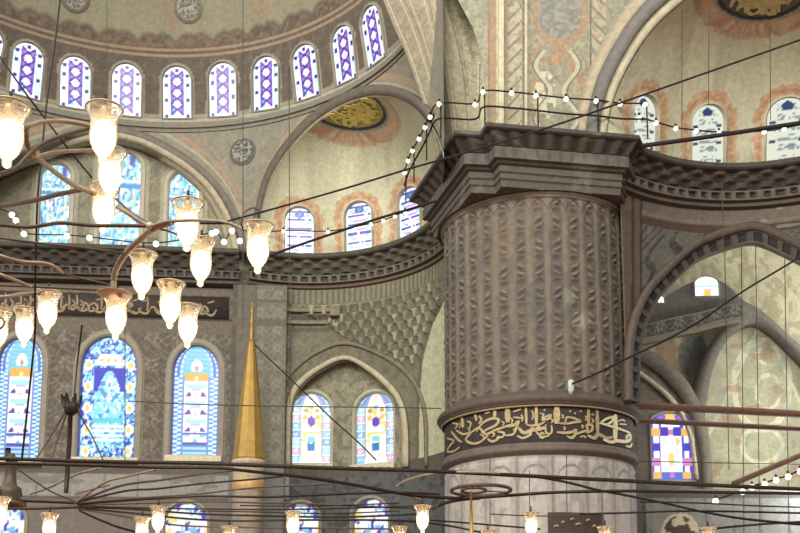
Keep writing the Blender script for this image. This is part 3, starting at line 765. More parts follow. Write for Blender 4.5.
m = MB(); m.ribbon(A2, A2b, n2 * .1); m.build('inner_moulding', mat('arch_cream_light', (168, 161, 136), .8), e)
m = MB(); m.ribbon(A2b + n2 * .0, A2c, n2 * .22); m.build('voussoir_band', mat('arch_grey_blue', (108, 104, 98), .8), e)
m = MB(); m.ribbon(A2c, A2d, n2 * .12); m.build('outer_moulding', mat('arch_rust_edge', (160, 148, 124), .8), e)

# ---------------- exedra wall under the left cornice: muqarnas, niche and two windows
RA = 4.95
def on_apse(px, py, r=RA): return ptcyl(px, py, E1, r)
def za(py): return on_apse(345, py)[2]
an_ = np.radians(np.linspace(104, -14, 330)); zz = np.r_[np.linspace(0, za(540), 5)[:-1], np.linspace(za(540), ZC - .9, 300)]
AN, ZZ = np.meshgrid(an_, zz, indexing='ij')
Pa = np.stack([E1[0] + RA * np.cos(AN), E1[1] + RA * np.sin(AN), ZZ], -1)
XX, YY = proj(Pa); u = AN * RA; v = ZZ
C = base(u.shape, (134, 127, 106)); C = mix(C, (112, 105, 88), (fbm(u * 3, v * 3, 5) > .52) * .5)
disp = np.zeros(u.shape)
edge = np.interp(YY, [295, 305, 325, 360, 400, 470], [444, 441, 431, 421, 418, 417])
f = np.mod(u / .2, 1); row = band(v, za(303), za(289)) * (XX > 290)
C = mix(C, (150, 143, 118), row * band(f, .2, .8, .1)); C = mix(C, (110, 103, 88), row * (1 - band(f, .12, .88, .1)) * .6); disp += row * .04 * np.sin(PI * f)
C = mix(C, (152, 145, 120), band(v, za(305.5), za(303.5)))
lim = np.interp(XX, [296, 325, 345, 372, 400, 440], [311, 324, 338, 349, 362, 374])
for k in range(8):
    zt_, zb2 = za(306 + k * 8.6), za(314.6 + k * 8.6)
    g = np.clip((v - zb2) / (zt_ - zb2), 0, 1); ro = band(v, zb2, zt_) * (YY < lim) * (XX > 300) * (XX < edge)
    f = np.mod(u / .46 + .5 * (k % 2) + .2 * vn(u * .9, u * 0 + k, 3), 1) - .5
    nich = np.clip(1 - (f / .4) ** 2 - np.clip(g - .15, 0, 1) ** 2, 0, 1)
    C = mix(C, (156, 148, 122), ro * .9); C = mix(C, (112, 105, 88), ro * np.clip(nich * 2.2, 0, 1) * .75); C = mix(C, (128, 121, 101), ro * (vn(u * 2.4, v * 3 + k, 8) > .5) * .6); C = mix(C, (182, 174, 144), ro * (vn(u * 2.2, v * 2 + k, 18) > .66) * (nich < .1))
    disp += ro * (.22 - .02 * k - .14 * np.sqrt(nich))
# carved panel upper left of the niche arch
C = mix(C, (150, 143, 120), band(XX, 268, 338) * band(v, za(368), za(330)) * vines(u * 1.4, v * 1.4, .22) * .7)
C = mix(C, (104, 96, 82), band(XX, 262, 338) * (band(v, za(319), za(315)) + band(v, za(331), za(327)) * .7))
C = mix(C, (132, 96, 80), np.clip(1 - np.hypot((XX - 343) / 9, (YY - 347) / 7), 0, 1) * .8)
# wall beside the windows
C = mix(C, (150, 142, 120), (v < za(380)) * (v > za(466)) * vines(u * 1.3, v * 1.3, .22) * .45)
lit = (XX > edge) * (YY < 467) * (YY > 300); C = mix(C, (212, 206, 170), lit * 1.0); C = mix(C, (180, 174, 142), lit * vines(u * 1.7, v * 1.7, .2) * .6); C = mix(C, (120, 112, 94), (np.abs(XX - edge) < 1.6) * (YY > 300) * (YY < 467))  # cream recess wall painted paler, its side light put into the colour
C = mix(C, (108, 96, 88), (v < za(466)) * 1.0); C = mix(C, (100, 104, 110), (v < za(478)) * (XX < 445) * 1.0)
C = mix(C, (126, 118, 104), (v < za(478)) * (vines(u * 1.2, v * 1.2) * .5)); C = mix(C, (70, 68, 68), (v < za(478)) * (fbm(u * 4, v * 4, 9) > .58) * .6)
nrm = np.stack([np.cos(AN), np.sin(AN), 0 * AN], -1); Pa = Pa - nrm * disp[..., None]
b = on_apse(349, 467); t_ = on_apse(347, 361); nn = unit(A3(E1[0] - b[0], E1[1] - b[1], 0))
nicheW = Win(b, A3(b[0], b[1], t_[2]), 101 * b[1] / 1000, rise=.5).face(nn)
class OutlineHole:
    def __init__(s, pts): s.p = spline(pts, 6)
    def inside(s, P):
        x, y = proj(P); k = int(np.argmin(s.p[:, 1])); L = s.p[:k + 1][::-1]; R = s.p[k:]
        return (y > s.p[k, 1]) & (y < 467) & (x > np.interp(y, L[:, 1], L[:, 0])) & (x < np.interp(y, R[:, 1], R[:, 0]))
INNER = [(291, 467), (291.5, 430), (293, 405), (300, 388), (318, 372), (345, 360), (368, 371), (388, 389), (399, 406), (402.5, 430), (403, 467)]
nicheW = OutlineHole([(x + (1 if x < 340 else (-1 if x > 350 else 0)), y + (1 if y < 467 else 0)) for x, y in INNER])
low3 = []
for (bx, by, ty, wd) in ((300, 560, 503, 36), (370, 560, 499, 40)):
    b = on_apse(bx, by); t_ = on_apse(bx, ty); low3.append(Win(b, A3(b[0], b[1], t_[2]), wd * b[1] / 1000).face(unit(A3(E1[0] - b[0], E1[1] - b[1], 0))))
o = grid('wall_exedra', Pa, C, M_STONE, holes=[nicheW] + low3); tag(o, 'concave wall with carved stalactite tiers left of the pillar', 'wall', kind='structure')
for w, nm in zip(low3, ('left one, behind a lit lamp under the niche', 'right one, behind the dark bars under the niche')):
    w.build(wname(), 'small blue and violet window low in the exedra wall, ' + nm, pat_low, M_FRAMEG, .12, .2)
# recessed niche back
RN = RA + .42
an_ = np.radians(np.linspace(101, 46, 170)); zz = np.linspace(za(474), za(340), 150); AN, ZZ = np.meshgrid(an_, zz, indexing='ij')
Pn = np.stack([E1[0] + RN * np.cos(AN), E1[1] + RN * np.sin(AN), ZZ], -1); u = AN * RN; v = ZZ
C = base(u.shape, (132, 125, 104)); C = mix(C, (158, 150, 126), vines(u * 1.6, v * 1.6, .24) * .6); C = mix(C, (96, 90, 76), (fbm(u * 5, v * 5, 5) > .58) * .5)
w3 = []
for bx, tx in ((310.5, 310), (374, 373)):
    b = on_apse(bx, 463, RN); t_ = on_apse(tx, 393, RN); w3.append(Win(b, A3(b[0], b[1], t_[2]), 39.5 * b[1] / 1000 * (1 if bx < 350 else 1.1)).face(unit(A3(E1[0] - b[0], E1[1] - b[1], 0))))
o = grid('wall_niche', Pn, C, M_PAINT, holes=w3); tag(o, 'recessed patterned back of the arched niche holding two windows', 'wall', kind='structure')
for w, nm in zip(w3, ('left', 'right')):
    w.build(wname(), 'stained glass window with yellow centre and pink and blue border, %s one of the niche pair' % nm, pat_niche, M_FRAME, .13, .16, 'pair of windows in the niche', cols=32, sill=True)
e = empty('arch', on_apse(347, 360)); tag(e, 'pointed pale arch over the pair of yellow windows', 'arch', kind='structure')
def apse_line(L, r): return np.array([on_apse(x, y, r) for x, y in spline(L, 6)])
inner = INNER
outer = [(287, 467), (287.5, 428), (289, 402), (297, 384), (316, 368), (345, 356), (371, 367), (393, 386), (404, 404), (408.5, 430), (409, 467)]
m = MB(); m.ribbon(apse_line(inner, RA - .02), apse_line(outer, RA - .02), -unit(A3(E1[0] - b[0], E1[1] - b[1], 0)) * -.1); m.build('pale_moulding', mat('niche_moulding', (170, 162, 136), .8), e)
m = MB(); PI_ = apse_line(inner, RA); po = np.stack([PI_[:, 0] - E1[0], PI_[:, 1] - E1[1], 0 * PI_[:, 0]], -1); po /= np.linalg.norm(po, axis=1)[:, None]
m.ribbon(PI_ + po * .44, PI_ - po * .02, A3(0, 0, .02)); m.build('arch_reveal', mat('niche_reveal', (138, 130, 110), .8), e)
outer2 = [(283, 400), (286, 384), (300, 367), (320, 353), (345, 345), (375, 354), (402, 371), (417, 392), (424, 420), (425, 467)]; outer3 = [(280, 400), (283, 381), (298, 364), (319, 350), (345, 341.5), (377, 351), (405, 368), (420.5, 390), (427.5, 420), (428, 467)]
m = MB(); m.ribbon(apse_line(outer2, RA), apse_line(outer3, RA), unit(A3(E1[0] - b[0], E1[1] - b[1], 0)) * .08); m.build('outer_moulding', mat('niche_outer', (116, 108, 91), .8), e)
# two horizontal mouldings ending in a bracket
tr = np.array([on_apse(x, 314, RA - .02) for x in np.linspace(266, 336, 24)]); tr[:, 2] = za(312)
m = MB(); nv = np.stack([E1[0] - tr[:, 0], E1[1] - tr[:, 1], 0 * tr[:, 0]], -1); nv /= np.linalg.norm(nv, axis=1)[:, None]
m.ribbon(tr, tr + A3(0, 0, .14), nv * .16); m.ribbon(tr - A3(0, 0, .42), tr - A3(0, 0, .3), nv * .1)
m.box(tr[-1] + nv[-1] * .12 + A3(0, 0, -.02), .34, .3, .34)
o = m.build('trim_2', mat('exedra_moulding', (122, 113, 95), .8), smooth=False); tag(o, 'pair of thin mouldings ending in a small bracket on the exedra wall', 'moulding', kind='structure')

# ---------------- the great pillar
pil = empty('fluted_pillar', (PC[0], PC[1], 0)); tag(pil, 'massive round fluted stone pillar with a dark capital and a gold inscription band', 'pillar', kind='thing')
def zp(py, Y=25.32): return pt(536, py, Y)[2]
ZT, ZM0, ZM1, ZI0, ZI1, ZL = zp(193), zp(395, 25.15), zp(412), zp(404.5), zp(443), zp(455)
def revolve(name, zs, rfun, cfun, n, m, smooth=True, parent=pil):
    t = np.linspace(0, 2 * PI, n); TT, Z_ = np.meshgrid(t, zs, indexing='ij')
    R_ = rfun(TT, Z_); P = np.stack([PC[0] + R_ * np.sin(TT), PC[1] + R_ * np.cos(TT) * -1, Z_], -1)
    return grid(name, P, cfun(TT, Z_), m, parent, smooth=smooth)
NF = 34
def flute(TT, Z_):
    k = np.floor(TT * NF / (2 * PI)); f = TT * NF / (2 * PI) - k - .5
    par = np.where(np.mod(k, 2) == 0, 1, -1)
    vv = Z_ / .655; j = np.floor(vv); g = vv - j; par = par * np.where(np.mod(j, 2) == 0, 1, -1)
    x = f / .3; inl = np.clip((.3 - np.abs(f)) * 20, 0, 1)
    def leaf(c, sl, wx, wy): return np.clip(1.5 * (1 - (x / wx) ** 2 - ((g - c - sl * par * x) / wy) ** 2), 0, 1)
    light = np.maximum(leaf(.16, .11, .8, .07), leaf(.48, .11, .8, .07)) * inl
    dark = np.maximum(np.maximum(leaf(.31, .11, .95, .07), leaf(.0, .1, .9, .06)), leaf(.8, 0, .9, .13)) * inl
    return f, inl, light, dark, par
def sh_r(TT, Z_):
    f, inl, light, dark, par = flute(TT, Z_); bar = np.clip((np.abs(f) - .3) * 8, 0, 1)
    top = np.clip((Z_ - (ZT - .12)) * 30, 0, 1)
    return PR - .05 + (bar * .02 + light * .03 - dark * .022) * (1 - top) + top * .06
def sh_c(TT, Z_):
    f, inl, light, dark, par = flute(TT, Z_)
    C = base(TT.shape, (126, 110, 98)); C = mix(C, (134, 122, 109), np.clip((np.abs(f) - .28) * 8, 0, 1) * .8)
    C = mix(C, (112, 97, 87), inl * .7); C = mix(C, (150, 138, 124), light * .8); C = mix(C, (90, 76, 68), dark * .75)
    ar = Z_ - (ZT - .16 - .28 * (np.abs(f) / .5) ** 2.2)
    C = mix(C, (92, 78, 69), (np.abs(ar) < .035) * (Z_ > ZT - .55) * .9); C = mix(C, (140, 127, 114), (ar > .035) * .8)
    C = mix(C, (96, 92, 92), (fbm(TT * 5, Z_ * .5, 2) > .6) * .35); C = mix(C, (134, 112, 92), (fbm(TT * 4 + 7, Z_ * .6, 12) > .62) * .4)
    for px, py in ((570, 296), (586, 319), (580, 322)):           # pale worn patches
        q = ptcyl(px, py, PC, PR, False); a_ = math.atan2(q[0] - PC[0], -(q[1] - PC[1])) % (2 * PI)
        C = mix(C, (166, 160, 146), np.clip(1.5 - np.hypot((TT - a_) * PR / .16, (Z_ - q[2]) / .2), 0, 1) * .6)
    return C
o = revolve('shaft', np.linspace(ZM1 - .1, ZT + .02, 400), sh_r, sh_c, 900, M_STONE); o['label'] = 'brown shaft carved with zigzag leaves'
def lathe_part(name, prof, m, parent=pil, n=120, smooth=True):
    mb = MB(); mb.lathe(prof, (PC[0], PC[1], 0), n); return mb.build(name, m, parent, smooth)
M_RING = mat('pillar_ring_stone', (84, 73, 66), .75, amt=.2)
zt_ = zp(396, 25.1)
lathe_part('ring_moulding', [(PR - .1, zt_ + .3), (PR + .03, zt_ + .16), (PR + .09, zt_ + .13), (PR + .17, zt_ + .07), (PR + .21, zt_ - .02), (PR + .17, zt_ - .1), (PR + .09, zt_ - .15), (PR + .1, zt_ - .18), (PR + .06, ZI0 + .04), (PR + .01, ZI0 + .02), (PR - .1, ZI0)], M_RING)
bandp = lathe_part('inscription_band', [(PR - .06, ZI0 + .1), (PR - .01, ZI0), (PR - .01, ZI1), (PR - .06, ZI1 - .1)], mat('inscription_dark_ground', (52, 47, 44), .7)); bandp['label'] = 'dark band with gold script'
mb = MB(); tt_ = np.linspace(0, 2 * PI, 160)
for z_ in (ZI0 + .0, ): mb.tube(np.stack([PC[0] + (PR + .05) * np.cos(tt_), PC[1] + (PR + .05) * np.sin(tt_), 0 * tt_ + z_ - .02], -1)[:-1], .04, 6, closed=True)
mb.build('gold_edging', M_GOLD_L, bandp)
lathe_part('lower_moulding', [(PR - .1, ZI1 + .03), (PR + .03, ZI1 + .02), (PR + .06, ZI1 - .04), (PR + .04, ZI1 - .09), (PR + .09, ZI1 - .13), (PR + .07, ZI1 - .2), (PR - .02, ZI1 - .25), (PR - .06, ZI1 - .3)], mat('pillar_lower_ring', (96, 85, 77), .75))
NB = 18
def ba_r(TT, Z_): f = np.mod(TT * NB / (2 * PI), 1) - .5; return PR - .06 + .05 * np.sqrt(np.clip(1 - (f / .5) ** 2, 0, 1)) * (Z_ < ZL - .1)
def ba_c(TT, Z_):
    f = np.mod(TT * NB / (2 * PI), 1) - .5; C = base(TT.shape, (158, 148, 144)); C = mix(C, (172, 164, 160), band(np.abs(f), 0, .3) * .6)
    ar = Z_ - (ZL - .25 - .5 * (np.abs(f) / .5) ** 2.4); C = mix(C, (118, 108, 104), (np.abs(ar) < .04) * .8); C = mix(C, (120, 110, 106), (np.abs(f) > .45) * .6); C = mix(C, (128, 120, 120), (fbm(TT * 5, Z_ * .7, 3) > .6) * .5)
    return mix(C, (140, 130, 126), (np.mod(Z_, 2.1) < .05) * .6)
o = revolve('base_drum', np.r_[np.linspace(0, ZL - 2.8, 8)[:-1], np.linspace(ZL - 2.8, ZL + .15, 110)], ba_r, ba_c, 500, M_PAINT); o['label'] = 'pale grey marble lower drum'
# gold calligraphy on the band
S3 = [(18, [(420, 105), (420, 180)]), (28, [(515, 95), (520, 210)]), (14, [(655, 95), (660, 225)]), (14, [(735, 85), (735, 200)]), (14, [(270, 150), (285, 200)]), (18, [(170, 170), (180, 250)]), (10, [(660, 228), (700, 235), (760, 225), (800, 205)]),
      (12, [(590, 310), (630, 330), (680, 310), (700, 290)]), (12, [(365, 335), (400, 355), (440, 340), (450, 310)]), (14, [(280, 280), (330, 215), (400, 180), (450, 190), (430, 230), (370, 260), (320, 290)]), (12, [(240, 290), (300, 250), (350, 300), (420, 270), (480, 250), (560, 220)]),
      (13, [(500, 240), (560, 235), (600, 200), (580, 260), (560, 300), (500, 310)]), (18, [(600, 250), (640, 290), (700, 270), (760, 260), (800, 250)]), (12, [(130, 270), (180, 300), (240, 290), (200, 340), (250, 370), (310, 360), (370, 310)]),
      (11, [(60, 330), (110, 350), (80, 390), (60, 430), (110, 430), (150, 400)]), (11, [(90, 280), (140, 340), (170, 360)]), (11, [(440, 280), (490, 290), (480, 320), (430, 330)]), (9, [(560, 130), (620, 110)]), (9, [(560, 170), (630, 180)]), (10, [(345, 142), (385, 130)]),
      (10, [(210, 200), (240, 215), (230, 255)]), (10, [(100, 215), (140, 225), (120, 260)]), (12, [(300, 160), (320, 190), (300, 220)])]
S4 = [(17, [(10, 90), (10, 230)]), (32, [(165, 90), (165, 222)]), (16, [(405, 110), (405, 230)]), (18, [(470, 120), (475, 300)]), (30, [(610, 150), (608, 350)]), (12, [(50, 185), (90, 165), (120, 155), (100, 185), (50, 192)]), (12, [(0, 280), (30, 240), (40, 270)]),
      (10, [(80, 225), (85, 290), (125, 290), (125, 230)]), (10, [(40, 285), (75, 300)]), (14, [(165, 285), (230, 290), (290, 280), (310, 265), (300, 310), (270, 325)]), (11, [(180, 215), (240, 220), (300, 208), (345, 205), (300, 180), (240, 172), (230, 212)]),
      (13, [(310, 300), (360, 280), (400, 270), (390, 235), (430, 230), (430, 270), (390, 290)]), (18, [(400, 310), (450, 330), (480, 300), (540, 330), (590, 320)]), (12, [(490, 215), (560, 235), (640, 260), (720, 290)]), (12, [(500, 210), (545, 180), (592, 170), (580, 205), (540, 225)]),
      (17, [(520, 340), (570, 360), (620, 350), (680, 355), (720, 340), (725, 310), (700, 310), (690, 335)]), (10, [(690, 390), (720, 395), (735, 370)]), (7, [(630, 200), (660, 190), (680, 200)]), (7, [(640, 222), (690, 226)]), (12, [(260, 125), (272, 128)]), (11, [(296, 140), (308, 142)]), (11, [(340, 124), (352, 128)]), (11, [(65, 115), (78, 118)]), (10, [(425, 150), (445, 152)])]
S3 += [(9, [(150, 215), (165, 235), (150, 250)]), (9, [(310, 300), (340, 320), (330, 340)]), (8, [(470, 200), (490, 215), (480, 235)]), (8, [(560, 260), (575, 285), (560, 300)]), (9, [(690, 250), (720, 262), (750, 300), (790, 290)]), (8, [(620, 150), (632, 180), (622, 205)]), (8, [(700, 120), (712, 150), (702, 190)]), (9, [(395, 285), (420, 300), (400, 320)]), (9, [(215, 250), (232, 275), (215, 300)]), (8, [(760, 140), (790, 150), (775, 175)]), (9, [(755, 320), (780, 330), (800, 315)]), (8, [(540, 175), (555, 195), (545, 215)])]
S4 += [(8, [(215, 240), (228, 255), (216, 270)]), (8, [(350, 230), (365, 240), (352, 255)]), (9, [(20, 300), (60, 320), (110, 310)]), (8, [(430, 180), (442, 200), (430, 215)]), (8, [(200, 150), (215, 165), (203, 180)]), (8, [(380, 160), (392, 180), (380, 195)]), (8, [(120, 180), (135, 200), (122, 215)]), (9, [(240, 310), (270, 330), (300, 325)]), (9, [(340, 320), (370, 315), (385, 330)])]
def put_script(S, ox, sel, nm, m_, lab):
    mb = MB()
    for w_, L in S:
        br = ox == 535 and min(p[0] for p in L) > 480
        if br != sel: continue
        pts = [ptcyl(ox + x / 7.62, 395 + y / 7.62, PC, PR - .01, False) for x, y in spline(L, 3)]
        n_ = np.array([unit(A3(p[0] - PC[0], p[1] - PC[1], 0)) for p in pts]); P3 = np.array(pts)
        T = np.gradient(P3, axis=0); Sd = np.cross(T, n_); Sd /= np.linalg.norm(Sd, axis=1)[:, None] + 1e-9
        k = np.linspace(0, 1, len(P3)); ww = 1.6 * w_ / 7.62 * .0262 * (.6 + .4 * np.sin(PI * k) ** .6) / 2
        mb.ribbon(P3 - Sd * ww[:, None], P3 + Sd * ww[:, None], n_ * .03)
    o = mb.build(nm, m_, bandp, smooth=False)
    if lab: o['label'] = lab
put_script(S3, 440, False, 'calligraphy', M_GOLD_L, None); put_script(S4, 535, False, 'calligraphy', M_GOLD_L, None); put_script(S4, 535, True, 'calligraphy', M_GOLD_LIT, 'right end of the gold script, painted brighter as if lit')
# dark plaque low on the pillar
m = MB(); q = [ptcyl(x, 530, PC, PR + .0, False) for x in np.linspace(548, 602, 16)]; zA_, zB_ = pt(575, 548, 25.4)[2], pt(575, 513, 25.4)[2]
A = np.array([A3(p[0], p[1], zA_) for p in q]); B = np.array([A3(p[0], p[1], zB_) for p in q]); nq = np.array([unit(A3(p[0] - PC[0], p[1] - PC[1], 0)) for p in q])
m.ribbon(A, B, nq * .08); pq = m.build('plaque', mat('plaque_dark', (62, 52, 46), .6), pil, smooth=False); pq['label'] = 'dark plaque with pale marks'
m = MB()
for x, y, L_ in ((556, 526, 5), (563, 522, 3), (572, 519, 4), (578, 524, 6), (588, 520, 4), (594, 526, 3)):
    m = MB(); stroke(m, [ptcyl(x - L_ / 2, y + 1, PC, PR + .085, False), ptcyl(x, y - .6, PC, PR + .085, False), ptcyl(x + L_ / 2, y, PC, PR + .085, False)], .04, nq[8], .015); m.build('inscribed_mark', M_GOLD_L, pq, smooth=False)
# capital
CV = np.array([(1.5, 29.4), (.28, 28.85), (1.45, 24.70), (2.11, 24.76), (2.25, 24.29), (6.36, 24.97), (6.62, 25.55), (7.1, 26.6)])
def poly_off(V, d):
    n = len(V); nr = []
    for i in range(n - 1):
        t = unit(V[i + 1] - V[i]); nr.append(A3(-t[1], t[0]))
    out = []
    for i in range(n):
        if i == 0: out.append(V[0] + nr[0] * d); continue
        if i == n - 1: out.append(V[-1] + nr[-1] * d); continue
        a, b_ = nr[i - 1], nr[i]; k = d / (1 + np.dot(a, b_)); out.append(V[i] + (a + b_) * k)
    return np.array(out)
cnt = [max(4, int(np.linalg.norm(CV[i + 1] - CV[i]) / .06)) for i in range(len(CV) - 1)]
def dens(V): return np.concatenate([np.linspace(V[i], V[i + 1], cnt[i], endpoint=(i == len(cnt) - 1)) for i in range(len(cnt))])
path = dens(CV); sl = np.r_[0, np.cumsum(np.linalg.norm(np.diff(path, axis=0), axis=1))]
prof = [(0, 0, 's'), (0, -.05, 's'), (0, -.1, 's'), (.05, -.13, 's'), (.1, -.15, 'm')] + [(.1 + .24 * k / 8, -.16 - .26 * k / 8, 'm') for k in range(9)] + [(.40, -.44, 'd'), (.33, -.46, 'b'), (.33, -.50, 'b'), (.33, -.71, 'B'), (.33, -.76, 'b'), (.42, -.79, 'd'), (.46, -.84, 'r'), (.50, -.86, 'd'), (.54, -.88, 'f'), (.54, -1.04, 'f'), (.56, -1.05, 'l'), (.56, -1.08, 'l'), (.57, -1.09, 'f'), (.57, -1.22, 'f'), (.59, -1.23, 'l'), (.59, -1.26, 'l'), (.60, -1.27, 'f'), (.62, -1.43, 'f')]
rows = []; cols = []
for d_, z_, t_ in prof:
    pal = dict(s=(88, 81, 75), m=(98, 87, 78), d=(80, 71, 65), b=(112, 103, 95), r=(102, 90, 80), f=(106, 95, 87), l=(78, 68, 62))
    col = base((len(path),), pal[t_.lower()])
    P_ = dens(poly_off(CV, d_))
    if t_ == 'm':
        f = np.mod(sl / .5, 1); nich = np.clip(np.sin(PI * f) * 1.6 - .6, 0, 1); col = mix(col, (60, 50, 44), nich * .8); P_ = dens(poly_off(CV, d_)) * (1 - nich[:, None] * .5) + dens(poly_off(CV, d_ + .1)) * nich[:, None] * .5
    if t_ == 'B' or z_ == -.50:
        f = np.mod(sl / .36, 1); hole = ((f > .3) & (f < .75)); col = mix(col, (84, 76, 70), hole * .5)
    col = mix(col, (134, 128, 124), (fbm(path[:, 0] * 1.2, path[:, 1] * 1.2 + z_ * 2, 4) > .66) * .5)
    rows.append(np.c_[P_, np.ones(len(P_)) * (ZC + z_)]); cols.append(col)
ctr = A3(PC[0], PC[1])
last = rows[-1][:, :2]; dirn = last - ctr; dirn /= np.linalg.norm(dirn, axis=1)[:, None]
for rr_, zz_ in ((PR + .16, -1.45), (PR + .06, ZT - ZC + .05), (PR - .15, ZT - ZC + .02)):
    tgt = ctr + dirn * rr_
    rows.append(np.c_[tgt, np.ones(len(last)) * (ZC + zz_)]); cols.append(base((len(last),), (104, 93, 85)))
top = ctr + (path - ctr) * .25
rows.insert(0, np.c_[top, np.ones(len(top)) * (ZC + .02)]); cols.insert(0, base((len(top),), (88, 81, 75)))
o = grid('capital', np.stack(rows, 1), np.stack(cols, 1), M_STONE, pil, smooth=False); o['label'] = 'stepped dark stone capital with stalactite cornice'
lathe_part('necking', [(PR - .08, ZT - .04), (PR + .05, ZT - .02), (PR + .07, ZT + .03), (PR + .0, ZT + .07)], mat('necking_stone', (140, 126, 113), .75))
# small lamp fixed to the pillar
g = empty('wall_light', ptcyl(571, 388, PC, PR + .02, False)); tag(g, 'tiny pale glass light fixed on the pillar just above the ring moulding', 'lamp')
m = MB(); c_ = ptcyl(571, 387, PC, PR + .12, False); m.lathe([(.001, .2), (.07, .18), (.09, .05), (.08, -.1), (.05, -.2), (.001, -.22)], c_, 12); m.build('glass', mat('pale_green_glass', (170, 178, 170), .3), g)
m = MB(); m.box(c_ + A3(0, .1, .1), .06, .22, .06); m.build('bracket', M_IRON, g)

# ---------------- masonry above the pillar: two springing arches and a painted panel
na = unit(A3(.30, -.954, 0)); pq0 = A3(1.2, 27.1, 0)
edges = [(0.0, [(372, -30), (383, 0), (393, 25), (405, 52), (418, 88), (431, 130), (437, 160)]),
         (.35, [(396, -30), (405, 0), (416, 25), (428, 62), (438, 100), (447, 160)]),
         (.85, [(424, -30), (429, 0), (438, 40), (446, 85), (455, 160)]),
         (1.1, [(438, -30), (446, 0), (457, 40), (465, 85), (471, 160)]),
         (1.75, [(448, -30), (462, 0), (477, 28), (485, 58), (487.5, 92), (488, 160)])]
E3 = []
for off, L in edges:
    E3.append(resample(np.array([ptpl(x, y, pq0 + na * off, na) for x, y in spline(L, 8)]), 180))
e = empty('arch', E3[0][120]); tag(e, 'great painted arch springing from the pillar capital along the half dome edge', 'arch', kind='structure')
sty = [((138, 130, 108), (118, 106, 90), 'outer_band'), ((150, 142, 118), (128, 114, 96), 'carved_band'), ((166, 157, 132), (138, 126, 106), 'rolled_moulding'), ((200, 192, 160), (146, 146, 136), 'cream_reveal')]
for k in range(4):
    A, B = E3[k], E3[k + 1]; nv = 26; tt = np.linspace(0, 1, nv); P = A[:, None] * (1 - tt[None, :, None]) + B[:, None] * tt[None, :, None]
    u = np.linspace(0, 9, 180)[:, None] + 0 * tt; v = tt[None] + 0 * u
    C = base(u.shape, sty[k][0]); C = mix(C, sty[k][1], vines(u * 1.2, v * 1.0 + .2, .25) * .7); C = mix(C, (158, 128, 102), (np.abs(v - .12) < .05) * .5 + (np.abs(v - .9) < .05) * .4)
    C = mix(C, (128, 120, 104), (fbm(u * 3, v * 4, k) > .6) * .4)
    C = mix(C, (112, 100, 82), (v < .03) + (v > .97)); C = mix(C, (178, 170, 142), (np.abs(v - .2) < .03) + (np.abs(v - .8) < .03)); C = mix(C, (116, 104, 88), (np.abs(np.sin(u * 7 + 3 * np.cos(v * 9))) < .16) * band(v, .24, .76) * .55); C = mix(C, (166, 128, 98), (np.hypot(np.mod(u, .9) - .45, (v - .5) * 1.6) < .2) * (vn(u * 6, v * 8, 21) > .4) * .5)
    if k == 2: P = P + na * (.12 * np.sin(PI * tt))[None, :, None]
    if k == 3: C = mix(C, (150, 104, 74), (v > .93) * .8); C = mix(C, (196, 188, 154), (u > 6) * .6); C = mix(C, (186, 146, 108), np.clip(1 - np.hypot((u - 6.2) * 1.5, (v - .3) * 5), 0, 1))
    grid(sty[k][2], P, C, M_PAINT, e)
npn = unit(A3(.15, -.99, 0)); pp0 = A3(4.2, 25.45, 0)
ys = np.linspace(-30, 165, 200); xr = np.interp(ys, [-30, 0, 20, 45, 75, 100, 130, 165], [705, 672, 655, 634, 618, 609, 604, 602]); tt = np.linspace(0, 1, 220)
xl = np.interp(ys, [-30, 0, 28, 58, 92, 165], [444, 458, 473, 482, 486, 487])
P = np.array([[ptpl(a_ + (x_ - a_) * t_, y_, pp0, npn) for t_ in tt] for y_, x_, a_ in zip(ys, xr, xl)])
XX, YY = proj(P); dx_ = (XX - 488) / 39.0; dz_ = (160 - YY) / 39.0
C = base(XX.shape, (150, 144, 122)); C = mix(C, (128, 126, 114), (fbm(dx_ * 4, dz_ * 4, 3) > .5) * .4); C = mix(C, (168, 160, 136), vines(dx_ * 2.2, dz_ * 2.2, .2) * .5); C = mix(C, (108, 106, 98), (np.abs(fbm(dx_ * 5, dz_ * 3, 9) - .5) < .03) * .5)
C = mix(C, (160, 124, 96), band(XX, 490, 496) * .7); C = mix(C, (150, 108, 82), band(XX, 488, 490))
C = mix(C, (182, 175, 150), band(XX, 496.5, 503))
rope = np.abs(np.sin(YY * .22 + np.where(XX < 520, 1, -1) * (XX * .22)))
for a_, b_ in ((508, 522), (592, 606)): C = mix(C, (166, 158, 134), band(XX, a_, b_) * (rope > .35)); C = mix(C, (122, 112, 96), band(XX, a_, b_) * (rope < .3)); C = mix(C, (160, 126, 98), (band(XX, a_ - 2.5, a_ - .5) + band(XX, b_ + .5, b_ + 2.5)) * .7)
q = np.where(YY < 22, np.abs(XX - 560) / 27, np.hypot((XX - 560) / 27, (YY - 22) / 24)); q2 = np.where(YY < 22, np.abs(XX - 560) / 20, np.hypot((XX - 560) / 20, (YY - 22) / 16))
C = mix(C, (164, 124, 94), (q < 1) * (vn(XX * .3, YY * .3, 4) > .3) * .85); C = mix(C, (138, 138, 132), (q2 < 1)); C = mix(C, (122, 122, 118), (q2 < 1) * (vn(XX * .25, YY * .3, 8) > .55))
C = mix(C, (164, 124, 94), (np.abs(np.abs(XX - 560) - (YY - 44) * .55) < 4) * (YY > 44) * (YY < 95) * (vn(XX * .3, YY * .3, 6) > .35)); C = mix(C, (172, 130, 88), np.hypot(XX - 557, YY - 60) < 6)
C = mix(C, (118, 112, 98), (np.abs(np.sin(dx_ * 9 + 2.5 * np.sin(dz_ * 7))) < .13) * (np.abs(np.cos(dz_ * 5 + dx_ * 3)) > .35) * (q2 > 1) * band(XX, 526, 590) * .6); C = mix(C, (160, 126, 98), (vn(dx_ * 9, dz_ * 9, 41) > .74) * band(XX, 504, 606) * .5)
